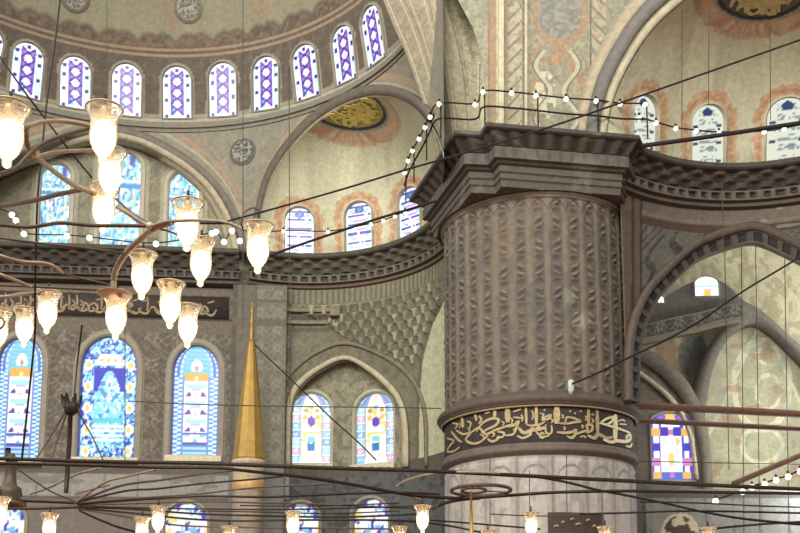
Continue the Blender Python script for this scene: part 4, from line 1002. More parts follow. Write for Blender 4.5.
C = mix(C, (186, 178, 154), (np.hypot((XX - 545) / 12, (YY - 95) / 24) < 1) * (vn(XX * .2, YY * .2, 9) > .45)); C = mix(C, (130, 124, 112), (vn(XX * .3, YY * .22, 17) > .72) * .6)
sx = np.abs(XX - 557); C = mix(C, (176, 168, 144), (np.abs(sx - 14 - 7 * np.sin(YY * .12)) < 2.2) * (YY > 50) * (sx < 34)); C = mix(C, (112, 104, 92), (np.abs(sx - 17 - 7 * np.sin(YY * .12)) < .9) * (YY > 50) * (sx < 34)); C = mix(C, (158, 122, 96), (np.abs(sx - 26 - 4 * np.sin(YY * .2 + 1)) < 1.2) * (YY > 48)); C = mix(C, (104, 98, 88), band(sx, 33, 34.4))
dr = np.interp(YY, ys, xr) - XX; C = mix(C, (166, 126, 98), band(dr, 6, 13) * (vn(XX * .35, YY * .35, 14) > .3)); C = mix(C, (140, 142, 146), band(dr, 15, 30) * (YY < 20))
o = grid('wall_panel', P, C, M_PAINT); tag(o, 'cream wall panel painted with rust scrolls directly above the pillar capital', 'wall', kind='structure')
m = MB(); A = np.array([ptpl(497.5, y, pp0, npn) for y in (-30, 165)]); B = np.array([ptpl(502.5, y, pp0, npn) for y in (-30, 165)]); m.ribbon(A, B, npn * .14)
A = np.array([ptpl(524.5, y, pp0, npn) for y in (-30, 165)]); B = np.array([ptpl(526.5, y, pp0, npn) for y in (-30, 165)]); m.ribbon(A, B, npn * .08)
o = m.build('trim_3', mat('pale_upright_moulding', (184, 178, 152), .8), smooth=False); tag(o, 'pale upright mouldings on the panel above the pillar', 'moulding', kind='structure')

# ---------------- wall under the right exedra, with a big pointed arch
RB = 5.0
def on_e2(px, py, r=RB): return ptcyl(px, py, E2, r)
ARCHR = [(637, 403), (637, 390), (637, 370), (639, 345), (645, 322), (656, 301), (672, 284), (686, 271), (701, 260), (717, 253), (734, 247.5), (752, 244), (766, 247.5), (780, 254), (800, 264.5), (822, 280), (845, 302), (862, 335), (868, 380), (868, 410), (868, 640)]
ar = spline(ARCHR, 8)
lowp = np.vstack([[[626.5, 404], [627, 404], [628.5, 404], [630.5, 404], [633, 404], [635.5, 404]], ar, [[874, 640], [890, 640], [905, 640]]])
hit = np.array([on_e2(x, y) if y < 425 else on_e2(x, 380) for x, y in lowp]); hit[lowp[:, 1] > 425, 2] = 0; hit[0] += A3(.35, 1.6, 0)
ztop = ZC - .95; t = np.linspace(0, 1, 130)
Pr = hit[:, None, :] * np.ones((1, 130, 1)); Pr[..., 2] = hit[:, None, 2] * (1 - t) + ztop * t
XX, YY = proj(Pr); ang = np.arctan2(Pr[..., 1] - E2[1], Pr[..., 0] - E2[0]); u = ang * RB; v = Pr[..., 2]
C = base(u.shape, (124, 108, 97)); zf = on_e2(735, 231)[2]
C = mix(C, (104, 92, 83), (fbm(u * 2.2, v * 2.2, 4) > .55) * .45); C = mix(C, (136, 120, 106), (v > zf) * (np.mod(v, .5) < .04) * .4)
C = mix(C, (92, 68, 58), band(v, zf - .08, zf + .16)); C = mix(C, (134, 118, 104), band(v, zf + .2, zf + .3))
C = mix(C, (176, 170, 150), ((vn(u * 2.2, v * 5, 31) > .8) & (XX > 740)) * (v > zf) * .6)
sp_ = (v < zf - .1) * (XX > 640); C = mix(C, (108, 103, 98), sp_ * .9); C = mix(C, (58, 52, 50), sp_ * (np.abs(np.sin(u * 8 + v * 6 + 2.2 * np.sin(v * 4 + u * 3))) < .4) * .8); C = mix(C, (132, 126, 118), sp_ * vines(u * 1.2, v * 1.2, .15) * .5)
C = mix(C, (112, 90, 78), (XX < 641) * .8); C = mix(C, (78, 64, 57), (np.abs(XX - 633) < 1.5) + (np.abs(XX - 641) < 1.2))
o = grid('wall_right', Pr, C, M_STONE); tag(o, 'brown stone wall with a carved spandrel right of the pillar', 'wall', kind='structure')
e = empty('arch', on_e2(752, 240)); tag(e, 'big pointed arch of dark voussoirs opening into the side aisle', 'arch', kind='structure')
cE = A3(752, 420)
ai = np.array([p for p in ar if p[1] < 415]); ao = np.array([(cE[0] + (x - cE[0]) * (1.085 if y < 420 else 1.06), cE[1] + (y - cE[1]) * 1.07) if y < 420 else (cE[0] + (x - cE[0]) * 1.085, y) for x, y in ai])
ao2 = np.array([(cE[0] + (x - cE[0]) * 1.12, cE[1] + (y - cE[1]) * 1.115) if y < 420 else (cE[0] + (x - cE[0]) * 1.115, y) for x, y in ai])
keep = (ai[:, 1] < 425); ai, ao, ao2 = ai[keep], ao[keep], ao2[keep]
I3 = np.array([on_e2(x, y) for x, y in ai]); O3 = np.array([on_e2(x, y) for x, y in ao]); O4 = np.array([on_e2(x, y) for x, y in ao2])
ne = np.stack([E2[0] - I3[:, 0], E2[1] - I3[:, 1], 0 * I3[:, 0]], -1); ne /= np.linalg.norm(ne, axis=1)[:, None]
n_ = len(I3); I3r, O3r = resample(I3, 400), resample(O3, 400); ner = resample(ne, 400); tt = np.linspace(0, 1, 10); P = I3r[:, None] * (1 - tt[None, :, None]) + O3r[:, None] * tt[None, :, None]
sL = np.linspace(0, 1, 400)[:, None] * np.linalg.norm(np.diff(I3r, axis=0), axis=1).sum(); f = np.mod(sL / .42, 1); blk = ((f > .25) & (f < .8)) * ((tt > .2) & (tt < .85))[None]
P = P + ner[:, None] * (.12 - .05 * blk[..., None]); C = base(blk.shape, (92, 82, 76)); C = mix(C, (52, 46, 44), blk * .85)
grid('voussoir_band', P, C, M_STONE, e, smooth=False)
m = MB(); m.ribbon(O3, O4, ne * .2); m.build('outer_moulding', mat('arch_brown', (86, 75, 66), .8), e)
m = MB(); m.ribbon(I3 + ne * .12, I3 - ne * .16, A3(0, 0, .03)); m.build('arch_reveal', mat('arch_reveal_dark', (96, 88, 80), .8), e)

# ---------------- side aisle seen through the arch
def plane_grid(name, x0_, x1_, y0_, y1_, Y, nx, ny, fn, m=M_PAINT, holes=()):
    xs = np.linspace(pt(x0_, 400, Y)[0], pt(x1_, 400, Y)[0], nx); z_ = np.linspace(max(0, pt(700, y1_, Y)[2]), pt(700, y0_, Y)[2], ny)
    X_, Z_ = np.meshgrid(xs, z_, indexing='ij'); P = np.stack([X_, 0 * X_ + Y, Z_], -1); A_, B_ = proj(P)
    return grid(name, P, fn(A_, B_, X_, Z_), m, holes=holes)
def f_back(A_, B_, X_, Z_):
    C = base(A_.shape, (178, 171, 140)); C = mix(C, (150, 142, 114), (vn(X_ * 3, Z_ * 3, 3) > .5) * .35)
    up = B_ < 345 - (A_ < 740) * 20; C = mix(C, (146, 138, 108), up * (vn(X_ * 5, Z_ * 4, 8) > .62) * .7); C = mix(C, (196, 190, 160), up * (np.abs(np.sin(X_ * 1.6 + Z_ * 1.2)) < .05) * .6)
    ni = (A_ > 706) * (B_ > 325); tr_ = (np.abs(np.hypot((A_ - 762) / 28, (B_ - 385) / 44) - 1) < .09) | (np.abs(np.hypot((A_ - 768) / 12, (B_ - 392) / 17) - 1) < .12) | (np.abs(np.hypot((A_ - 772) / 14, (B_ - 355) / 10) - 1) < .14) | (np.abs(np.abs(A_ - 762) / 60 - (B_ - 320) / 130) < .03) | (np.abs(np.hypot((A_ - 762) / 20, (B_ - 445) / 18) - 1) < .12)
    C = mix(C, (206, 202, 176), ni * tr_ * .9); C = mix(C, (150, 156, 142), ni * (vn(X_ * 4, Z_ * 3, 6) > .6) * .5); C = mix(C, (160, 120, 96), ni * (vn(X_ * 2.5, Z_ * 2.5, 26) > .76) * .5)
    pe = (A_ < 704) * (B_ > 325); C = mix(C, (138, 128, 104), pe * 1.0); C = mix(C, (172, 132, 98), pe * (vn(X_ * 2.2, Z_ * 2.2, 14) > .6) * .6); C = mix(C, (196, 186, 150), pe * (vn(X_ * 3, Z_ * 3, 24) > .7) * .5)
    ro = np.hypot((A_ - 693) / 15, (B_ - 356) / 22); C = mix(C, (112, 118, 116), (ro < 1) * .9); C = mix(C, (90, 96, 98), (ro < .95) * (vn(X_ * 6, Z_ * 6, 4) > .5) * .6)
    C = mix(C, (140, 110, 90), band(B_, 325, 338) * (A_ < 700) * .4)
    return C
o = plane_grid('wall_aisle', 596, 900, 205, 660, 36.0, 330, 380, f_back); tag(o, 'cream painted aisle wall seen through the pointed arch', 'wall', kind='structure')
def flatline(L, Y, n=6): return np.array([pt(x, y, Y) for x, y in spline(L, n)])
rib_o = [(690, 450), (692, 415), (697, 385), (706, 356), (719, 334), (733, 318), (736, 299), (748, 303), (762, 311), (778, 325), (792, 338), (812, 356), (840, 390)]
rib_i = [(704, 450), (705, 415), (709, 385), (716, 360), (726, 342), (738, 330), (749, 323), (760, 322), (770, 327), (782, 337), (793, 348), (808, 364), (830, 395)]
o = MB(); o.ribbon(flatline(rib_o, 35.2), flatline(rib_i, 35.2), A3(0, .7, 0)); o = o.build('arch', mat('aisle_rib', (104, 100, 92), .8)); tag(o, 'dark pointed rib arch inside the aisle, framing the cream niche', 'arch', kind='structure')
# gallery frieze with a small window
fz_t = [(632, 322), (648, 309), (662, 299), (678, 289), (695, 281), (712, 279), (726, 284), (742, 300)]; fz_m = [(632, 328), (655, 322), (680, 316), (700, 312), (722, 306), (742, 303)]; fz_b = [(632, 341), (655, 337), (680, 331), (700, 327), (722, 321), (742, 318)]
e = empty('gallery_frieze', pt(690, 320, 34.6)); tag(e, 'dark carved frieze with tracery inside the aisle below the small bright window', 'frieze', kind='structure')
m = MB(); m.ribbon(resample(flatline(fz_m, 34.6), 40), resample(flatline(fz_t, 34.6), 40), A3(0, .5, 0)); m.build('upper_field', mat('frieze_upper', (98, 96, 90), .8), e, smooth=False)
Am, Bm = resample(flatline(fz_b, 34.3), 200), resample(flatline(fz_m, 34.3), 200); tt = np.linspace(0, 1, 30); P = Am[:, None] * (1 - tt[None, :, None]) + Bm[:, None] * tt[None, :, None]
u = np.linspace(0, 4.2, 200)[:, None] + 0 * tt; v = tt[None] + 0 * u; C = base(u.shape, (74, 72, 70)); C = mix(C, (132, 128, 118), (vines(u * 1.4, v * .8, .16) > .5) * .8); C = mix(C, (120, 116, 106), (v < .08) | (v > .92)); grid('tracery_band', P, C, M_PAINT, e)
m = MB(); m.ribbon(Am - A3(0, 0, .0), Am - A3(0, 0, .1), A3(0, .5, 0)); m.build('lower_ledge', mat('frieze_ledge', (120, 112, 96), .8), e)
b = pt(707, 296, 34.5); t_ = pt(706, 276.5, 34.5); Win(b, A3(b[0], b[1], t_[2]), .84, rise=.35).face(A3(-.05, -1, 0)).build(wname(), 'small bright window with an orange pane high in the aisle', pat_small, M_FRAMEG, .03, .02, glass=glass_pane('bright_glass', 1.5))
b = pt(661, 303, 34.5); t_ = pt(661, 296, 34.5); Win(b, A3(b[0], b[1], t_[2]), .22).face(A3(0, -1, 0)).build(wname(), 'tiny white light opening beside the arch edge in the aisle', pat_small, M_FRAMEG, .02, .02, glass=glass_pane('white_glass', 1.6), cols=8)
# lower arch wall with the violet window
ARL = [(600, 326), (618, 333), (630, 340), (645, 349), (660, 357), (675, 369), (690, 387), (702, 412), (709, 442), (712, 490), (713, 560)]
al = spline(ARL, 8); YW = 33.6
hp = np.array([pt(x, y, YW) for x, y in al]); t = np.linspace(0, 1, 160); P = hp[:, None, :] * np.ones((1, 160, 1)); P[..., 2] = hp[:, None, 2] * t
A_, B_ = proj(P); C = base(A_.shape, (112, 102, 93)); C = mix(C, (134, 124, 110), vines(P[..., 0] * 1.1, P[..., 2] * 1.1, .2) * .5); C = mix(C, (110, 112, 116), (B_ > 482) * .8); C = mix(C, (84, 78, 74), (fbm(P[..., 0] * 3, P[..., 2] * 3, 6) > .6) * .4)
b = pt(673.5, 480, YW); t_ = pt(673, 413, YW); wr = Win(b, A3(b[0], b[1], t_[2]), 42 * b[1] / 1000).face(A3(0, -1, 0)); wr.rise = wr.w * .22
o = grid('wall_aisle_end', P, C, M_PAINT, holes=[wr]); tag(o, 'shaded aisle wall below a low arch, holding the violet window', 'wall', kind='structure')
wr.build(wname(), 'bright violet and white window with orange corner squares right of the pillar', pat_right, M_FRAME, .06, .16, cols=36)
e = empty('arch', pt(690, 395, YW)); tag(e, 'low grey arch over the violet window in the aisle', 'arch', kind='structure')
A = flatline(ARL, YW - .03); B = flatline([(600, 338), (614, 345), (626, 352), (640, 362), (654, 371), (667, 383), (681, 400), (692, 424), (699, 450), (702, 490), (703, 560)], YW - .03)
m = MB(); m.ribbon(A, B, A3(0, -.1, 0)); m.build('voussoir_band', mat('low_arch_band', (104, 98, 88), .8), e)
m = MB(); m.ribbon(flatline([(624, 367), (638, 376), (653, 387), (667, 400), (680, 417), (689, 440), (694, 480)], YW - .02), flatline([(626, 363), (640, 372), (655, 383), (670, 396), (683, 414), (692.5, 439), (698, 480)], YW - .02), A3(0, -.12, 0)); m.build('inner_moulding', mat('low_arch_pale', (166, 158, 138), .8), e)
# gallery parapet below
def f_par(A_, B_, X_, Z_):
    C = base(A_.shape, (116, 114, 112)); C = mix(C, (96, 92, 90), (np.mod(X_ * 1.1, 1) < .12) * .8); C = mix(C, (132, 128, 122), (fbm(X_ * 2, Z_ * 2, 5) > .55) * .5); C = mix(C, (84, 78, 74), band(B_, 492, 498)); C = mix(C, (140, 134, 126), band(B_, 489, 492))
    g = np.hypot((A_ - 680) / 19, (B_ - 533) / 20); C = mix(C, (176, 160, 134), (g < 1) * 1.0); C = mix(C, (70, 56, 48), (g < .86) * (vn(X_ * 5, Z_ * 5, 11) > .45)); return C
o = plane_grid('wall_parapet', 642, 900, 489, 760, 32.6, 200, 140, f_par); tag(o, 'grey gallery parapet wall low on the right', 'wall', kind='structure')
def beam(name, p, q, r, label, m_=M_TIE, cat='tie beam'):
    mb = MB(); mb.tube(np.array([p, (np.asarray(p) + q) / 2, q]), r, 8); o = mb.build(name, m_); tag(o, label, cat); return o
beam('tie_beam', pt(628, 405, 29.5), pt(1000, 424.5, 29.5), .115, 'thick brown tie beam crossing the aisle, upper of the two')
beam('tie_beam', pt(628, 420, 30.2), pt(1000, 439, 30.2), .085, 'thinner brown tie beam crossing the aisle, lower of the two')
beam('tie_beam', pt(733, 484, 27.5), pt(960, 388, 27.5), .08, 'short slanting brown beam near the right edge below the cream niche')

# ---------------- floor
m = MB(); m.box((0, 12, -.1), 90, 70, .2); o = m.build('floor', mat('red_carpet', (120, 66, 56), .95, amt=.2)); tag(o, 'carpeted prayer hall floor', 'floor', kind='structure')

# ================================================================== MOVABLE THINGS
# ---------------- gilded pulpit spire
YS = 31.0; sc_ = pt(249, 458, YS); k_ = YS / 1000 * 1.0
spire = empty('pulpit_spire', (sc_[0], YS, 0)); tag(spire, 'tall gilded cone of the pulpit turret standing before the left wall', 'spire', kind='thing')
def zs(py): return pt(249, py, YS)[2]
kx = (pt(349, 400, YS)[0] - pt(249, 400, YS)[0]) / 100
def spl(name, L, m, n=12, lab=None):
    mb = MB(); mb.lathe([(max(.005, w * kx), zs(y)) for w, y in L], (sc_[0], YS, 0), n); o = mb.build(name, m, spire, smooth=n > 14)
    if lab: o['label'] = lab
    return o
spl('cone', [(.5, 340), (3.2, 341), (6, 362), (8.5, 385), (11.2, 410), (13.8, 435), (16, 456), (16.6, 459), (16.2, 461), (0.5, 461)], M_GOLD)
spl('finial', [(.2, 301), (1.0, 303), (.8, 308), (1.8, 311), (1.0, 314), (1.2, 318), (2.4, 321), (1.4, 325), (2.2, 331), (2.4, 338), (3.4, 342), (.5, 343)], M_GOLD, 16)
spl('collar', [(.5, 460.5), (16.8, 461), (17.2, 463), (16.4, 465.5), (15.6, 466), (.5, 466.5)], mat('turret_pale_stone', (176, 164, 140), .8), 24)
spl('drum', [(.5, 466), (15.4, 466.2), (15.4, 480.5), (15.8, 481)], mat('turret_drum', (158, 146, 120), .8, amt=.3, sc=9), 24)
spl('gold_band', [(15.8, 480.5), (16.2, 481), (16.2, 491), (15.6, 492)], mat('turret_gold', (184, 150, 96), .5, .2), 24, 'gold band')
mb = MB(); mb.lathe([(15.4 * kx, zs(491.5)), (15.4 * kx, zs(515)), (16.2 * kx, zs(516)), (15.4 * kx, zs(520)), (15.4 * kx, 0)], (sc_[0], YS, 0), 24); mb.build('shaft', mat('turret_shaft', (140, 128, 112), .8), spire)

# ---------------- glass lamps
def make_lamp():
    r = empty('glass_lamp')
    m = MB(); m.lathe([(.132, .0), (.136, -.012), (.118, -.035), (.102, -.07), (.097, -.12), (.101, -.17), (.103, -.22), (.094, -.28), (.073, -.33), (.046, -.37), (.03, -.39), (.034, -.405), (.03, -.43), (.001, -.437)], n=28)
    m.build('glass_shade', M_LGLASS, r)
    m = MB(); m.lathe([(.001, -.095), (.03, -.1), (.06, -.125), (.085, -.17), (.093, -.22), (.086, -.275), (.065, -.325), (.038, -.362), (.001, -.37)], n=20); m.build('bulb', M_BULB, r)
    m = MB(); t_ = np.linspace(0, 2 * PI, 33)[:-1]; m.tube(np.stack([.135 * np.cos(t_), .135 * np.sin(t_), 0 * t_], -1), .0085, 8, closed=True); m.build('rim', M_BRASS, r)
    m = MB()
    for k in range(3):
        a = 2 * PI * k / 3 + .4; m.tube(np.array([(.13 * math.cos(a), .13 * math.sin(a), 0), (.07 * math.cos(a), .07 * math.sin(a), .004), (.0, 0, .012)]), .006, 6)
    m.lathe([(.001, .02), (.03, .016), (.034, -.02), (.024, -.06), (.028, -.1), (.001, -.102)], n=14); m.build('bulb_holder', M_BRASS, r)
    m = MB(); m.ball((0, 0, -.422), .022, 8); m.build('finial', M_BULB, r)  # glass knob made to glow, imitating lamp light caught in it
    m = MB(); m.lathe([(.001, .115), (.011, .112), (.012, .06), (.019, .03), (.02, .012), (.001, .01)], n=10); m.build('socket_cap', M_CABLE, r)
    return r
proto = make_lamp(); used = [False]
def children(o): return [c for c in bpy.data.objects if c.parent == o]
kids = children(proto)
def lamp(px, py, ppx, label, group, tilt=0):
    """a lamp whose rim centre is seen at a pixel and which is ppx pixels tall"""
    Yd = .437 * 1000 / ppx * .97
    if not used[0]: o = proto; used[0] = True
    else:
        o = proto.copy(); COL.objects.link(o)
        for k in kids:
            c = k.copy(); COL.objects.link(c); c.parent = o
    o.location = [float(x) for x in pt(px, py, Yd)]; o.rotation_euler = (0, 0, (px * 1.7) % 6)
    tag(o, label, 'lamp', group, 'thing'); return o
GA = 'lit glass lamps of the near bronze chandelier'; GB = 'lit glass lamps of the low chandelier'
LAMPS = [(10, 107, 66, 'largest lit glass lamp, cut by the left edge beneath the half dome windows'), (104.5, 109, 60, 'top lamp of the vertical stack of three lit glass lamps'), (111, 152, 51, 'middle lamp of the vertical stack of three, its glass showing on one side'), (104.5, 188, 48, 'bottom lamp of the vertical stack of three lit glass lamps'),
         (188, 203, 51, 'lit glass lamp with a black socket cap in front of the right bay window'), (201.5, 241.5, 47, 'lit glass lamp hanging just below the capped lamp of the right bay window'), (258.5, 226, 50, 'lit glass lamp hanging alone at the tip of the chandelier arm under the cable'),
         (143, 254.5, 47, 'lit glass lamp below the bend of the thick bronze arm'), (171, 284, 46, 'lit glass lamp above and left of the lowest lamp, over the inscription band'), (188.5, 307, 42, 'lit glass lamp touching the top of the orange-barred window'), (117, 296.5, 45, 'lit glass lamp under the end cap of the bronze arm, over the deep blue window'),
         (48.5, 293, 42, 'lit glass lamp with a bronze rod at its rim near the left edge'), (25.5, 310, 38, 'lit glass lamp, middle one of the three at the left edge'), (-1, 311, 42, 'lit glass lamp half out of the left edge over the orange-barred window')]
for a in LAMPS: lamp(*a, GA)
for a in [(0, 498, 34, 'lit lamp cut by the left edge beside the bronze post of the low chandelier'), (50, 514, 28, 'lit low lamp right of the bronze post, over the lower left window'), (158.5, 507, 27, 'lit low lamp, higher of the pair hanging left of the gold turret'), (142.5, 518, 27, 'lit low lamp, lower of the pair hanging left of the gold turret'), (229.5, 527, 27, 'lit low lamp at the bottom edge in front of the turret shaft'),
          (293, 512, 27, 'lit low lamp in front of the left violet window under the niche'), (422.5, 506, 27, 'lit low lamp hanging alone just left of the pillar drum'), (399.5, 527, 26, 'lit low lamp showing only its rim, lower left of the lone lamp by the pillar'), (531, 513, 26, 'lit low lamp in front of the pillar left of the dark plaque'), (605, 527, 26, 'low lamp showing only its rim right of the dark plaque'), (708, 528, 26, 'low lamp showing only its rim below the parapet at the right'), (488, 531, 24, 'low lamp showing only its rim under the brass ring before the pillar')]: lamp(*a, GB)

# ---------------- near bronze chandelier
def tube_px(mb, L, w, n=7):
    """L: (pixel x, pixel y, distance); w: pixel width"""
    P = spline(np.array([pt(x, y, d) for x, y, d in L]), 7); d = P[:, 1]
    mb.tube(P, np.array([w * q / 1000 * 1.02 / 2 for q in d]), n)
ch = empty('bronze_chandelier', pt(35, 240, 8.2)); tag(ch, 'large bronze chandelier frame with curved arms and dark rods, upper left', 'chandelier', kind='thing')
def arm(L, w, m_, nm='arm', lab=None):
    mb = MB(); tube_px(mb, L, w); o = mb.build(nm, m_, ch)
    if lab: o['label'] = lab
arm([(-14, 118, 6.6), (14, 126, 6.9), (27, 126, 7.0), (42, 122, 7.1), (60, 121, 7.2), (78, 123, 7.25), (92, 126, 7.3)], 5, M_BRONZE)
arm([(27, 128, 7.0), (26.5, 140, 7.1), (30, 150, 7.2), (40, 160, 7.4), (56, 173, 7.8), (74, 185, 8.2), (93, 193, 8.4)], 5.5, M_BRONZE)
arm([(-10, 174, 6.8), (4, 173, 6.9), (16, 168, 7.0), (26, 158, 7.05), (34, 150, 7.1), (46, 142, 7.15), (64, 135, 7.2), (90, 128, 7.3)], 4.5, M_BRONZE_D)
arm([(36, 157, 7.2), (50, 153, 7.3), (70, 151, 7.4), (96, 150, 7.6)], 4, M_BRONZE)
arm([(-12, 209, 7.4), (0, 206.5, 7.5), (20, 203, 7.8), (40, 199, 8.0), (60, 194, 8.2), (80, 190, 8.4)], 5, M_BRONZE_D)
arm([(-12, 224, 8.0), (0, 225, 8.1), (28, 227, 8.2), (45, 225, 8.2), (62, 223, 8.3), (93, 225.5, 8.3), (120, 225.5, 8.3), (148, 226, 8.3)], 4, M_BRONZE_D)
arm([(118, 207, 8.5), (128, 213, 8.4), (138, 220, 8.35), (149, 226, 8.3)], 5, M_BRONZE)
arm([(116, 199, 8.5), (126, 208, 8.45), (138, 217, 8.4), (150, 224, 8.3)], 2.2, M_BRONZE_D, 'rod')
arm([(113.5, 288, 8.9), (114, 277, 8.9), (117.5, 266, 8.8), (127, 252, 8.7), (143, 237, 8.5), (156, 228, 8.3), (172, 222, 8.2)], 6.5, M_BRONZE, 'arm', 'thick bent bronze arm')
arm([(150, 227, 8.3), (165, 222, 8.2), (185, 220.5, 8.2), (203, 220.5, 8.1), (220, 221.5, 8.0), (234, 225, 8.0), (246, 231, 7.95)], 3.6, M_BRONZE)
arm([(243, 231, 7.95), (241.5, 222, 7.9), (244, 213, 7.9), (252, 208, 7.9), (258, 210, 7.95)], 1.6, M_BRONZE_D, 'rod')
arm([(150, 230, 8.3), (158, 229, 8.3), (168, 231, 8.3), (178, 235, 8.3)], 2, M_BRONZE_D, 'rod')
arm([(-12, 250, 8.6), (4, 257, 8.6), (24, 262, 8.7), (42, 263, 8.75), (53, 266, 8.8), (62, 273, 8.9)], 4, M_BRONZE)
arm([(62, 273, 8.9), (80, 278, 9.0), (112, 285, 9.0)], 2, M_BRONZE_D, 'rod')
arm([(-8, 271, 8.8), (4, 276, 8.8), (17, 281, 8.9), (31, 287, 9.0)], 4, M_BRONZE)
arm([(-8, 298, 9.0), (8, 296.5, 9.0), (22, 294, 9.1), (40, 293, 9.2)], 4, M_BRONZE)
arm([(-10, 285, 9.2), (20, 286, 9.2), (60, 288, 9.1), (100, 290, 9.0), (118, 290, 9.0)], 2.5, M_BRONZE_D, 'rod')
arm([(-10, 237, 8.4), (0, 238, 8.4), (42, 243.5, 8.5), (84, 248, 8.6), (124, 253, 8.7)], 2.5, M_BRONZE_D, 'rod')
arm([(-6, 315, 9.6), (2, 318, 9.6), (4, 324, 9.6), (-2, 330, 9.6), (-8, 331, 9.6)], 3, M_BRONZE)
m = MB(); c_ = pt(121, 293, 8.95); m.lathe([(.001, .04), (.03, .035), (.05, .0), (.03, -.035), (.001, -.05)], c_, 12); m.lathe([(.001, .006), (.16, .004), (.165, 0), (.16, -.004), (.001, -.006)], c_ + A3(-.06, 0, -.01), 20); m.build('arm_end_cap', M_BRASS, ch)
for q_ in ((150, 226, 8.3), (35, 153, 7.15), (93, 192, 8.4)):
    m = MB(); m.ball(pt(*q_), .036, 8); m.build('joint', M_BRASS, ch)
m = MB(); q = pt(213, 223, 8.0); m.box(q, .22, .02, .02); m.build('bracket', M_IRON, ch)

# ---------------- low iron chandelier: flat hoops and spokes at one height
ZH = 4.05
lc = empty('iron_chandelier', ptz(75, 503, ZH)); tag(lc, 'huge low iron chandelier of dark hoops and spokes along the bottom', 'chandelier', kind='thing')
def hoop(L, w, m_=None, nm='hoop', z=ZH, lab=None):
    P = spline(np.array([ptz(x, y, z) for x, y in L]), 7); mb = MB(); mb.tube(P, np.clip(w * P[:, 1] / 1000 / 2, .012, .2), 7)
    o = mb.build(nm, m_ or M_IRON, lc)
    if lab: o['label'] = lab
hoop([(-220, 456), (-30, 457.5), (0, 458.5), (80, 461), (200, 463.5), (300, 467), (440, 471.5), (530, 476), (640, 481.5), (720, 485.5), (840, 491), (980, 500)], 4.2, lab='front edge of the largest hoop')
hoop([(-220, 463), (-30, 463), (40, 464), (100, 465.5), (160, 467.5), (200, 468), (228, 469), (266, 473), (303, 477), (350, 484), (387, 491), (416, 495.5), (453, 498), (481, 497.5)], 3.6)
hoop([(440, 504), (462, 499), (508, 495.5), (552, 492.5), (598, 491.3), (640, 491), (710, 492), (840, 494)], 3.4)
hoop([(530, 475.5), (566, 482), (598, 490), (620, 494), (665, 503), (710, 513), (755, 520), (830, 527)], 2.8)
hoop([(580, 514), (620, 513), (699, 511), (840, 514)], 2.2)
hoop([(700, 530), (740, 526), (780, 523), (840, 520)], 2.4)
hoop([(397, 486), (406, 480.5), (425, 475), (445, 472.5), (470, 472), (500, 473)], 2.6, M_BRONZE)
hoop([(400, 493.5), (410, 496), (422, 501)], 2.6, M_BRONZE); hoop([(431, 508.5), (447, 503), (462, 500), (480, 498.5)], 2.6, M_BRONZE_D)
SP = [([(75, 503), (104, 483), (125, 477), (158, 469)], 2.6, M_BRONZE), ([(75, 503), (110, 489), (132, 483.5), (162, 480), (200, 474.5), (240, 470)], 2.6, M_BRONZE_D), ([(78, 502), (125, 491), (155, 489), (200, 484), (256, 479), (285, 476)], 2.2, M_IRON),
      ([(78, 503), (140, 498), (200, 494), (228, 490.6), (266, 487), (330, 484)], 2, M_BRONZE_D), ([(78, 504), (140, 499.5), (200, 496.5), (266, 497), (303, 495.5), (350, 493.5), (400, 492.5), (440, 494)], 2.6, M_IRON), ([(78, 505), (150, 503), (210, 502), (290, 503.5), (360, 506), (430, 509)], 2, M_BRONZE_D),
      ([(78, 506), (130, 507.5), (200, 509), (280, 509.5), (350, 508), (420, 506)], 1.8, M_IRON), ([(78, 507), (130, 509), (200, 514), (250, 515.5), (340, 517), (420, 514)], 2.2, M_IRON), ([(78, 508), (130, 513), (190, 519), (240, 521), (300, 520), (397, 520.5), (444, 525), (480, 532)], 2.2, M_IRON),
      ([(78, 509), (115, 515), (160, 523), (200, 526.5), (300, 528), (400, 529)], 1.8, M_BRONZE_D), ([(80, 511), (100, 520), (118, 527), (140, 533)], 2.4, M_IRON), ([(0, 500), (30, 501), (78, 503)], 3, M_IRON), ([(0, 508), (40, 508), (90, 506)], 4, M_BRONZE_D), ([(30, 494), (50, 487), (75, 475), (100, 468)], 2.6, M_BRONZE),
      ([(75, 494), (90, 489.5), (110, 485)], 2, M_BRONZE), ([(14, 466), (30, 478), (52, 492), (78, 503)], 1.6, M_IRON), ([(430, 520), (480, 524), (540, 529)], 1.8, M_IRON), ([(240, 505.5), (300, 506), (350, 505), (400, 503)], 1.4, M_IRON), ([(200, 511), (260, 512), (330, 513.5), (400, 511)], 1.4, M_IRON), ([(640, 502), (700, 503), (760, 506), (830, 508)], 1.6, M_IRON), ([(490, 514), (540, 516), (590, 514)], 1.3, M_BRONZE_D)]
for L, w, m_ in SP: hoop(L, w, m_, 'spoke')
m = MB(); c_ = ptz(9, 500, ZH); hY = c_[1]; zt2 = pt(9, 452, hY)[2]; hh = zt2 - ZH
m.lathe([(.001, hh * .98), (.06, hh * .96), (.07, hh * .9), (.16, hh * .88), (.17, hh * .84), (.09, hh * .8), (.10, hh * .5), (.12, hh * .3), (.2, hh * .25), (.22, hh * .1), (.14, 0), (.3, -.04), (.3, -.1), (.001, -.12)], c_, 16); m.build('post', M_BRONZE_D, lc)
m = MB(); m.tube(np.array([pt(8, 448, hY), pt(8, 456, hY)]), .05, 8); m.build('post_tip', M_IRON, lc)
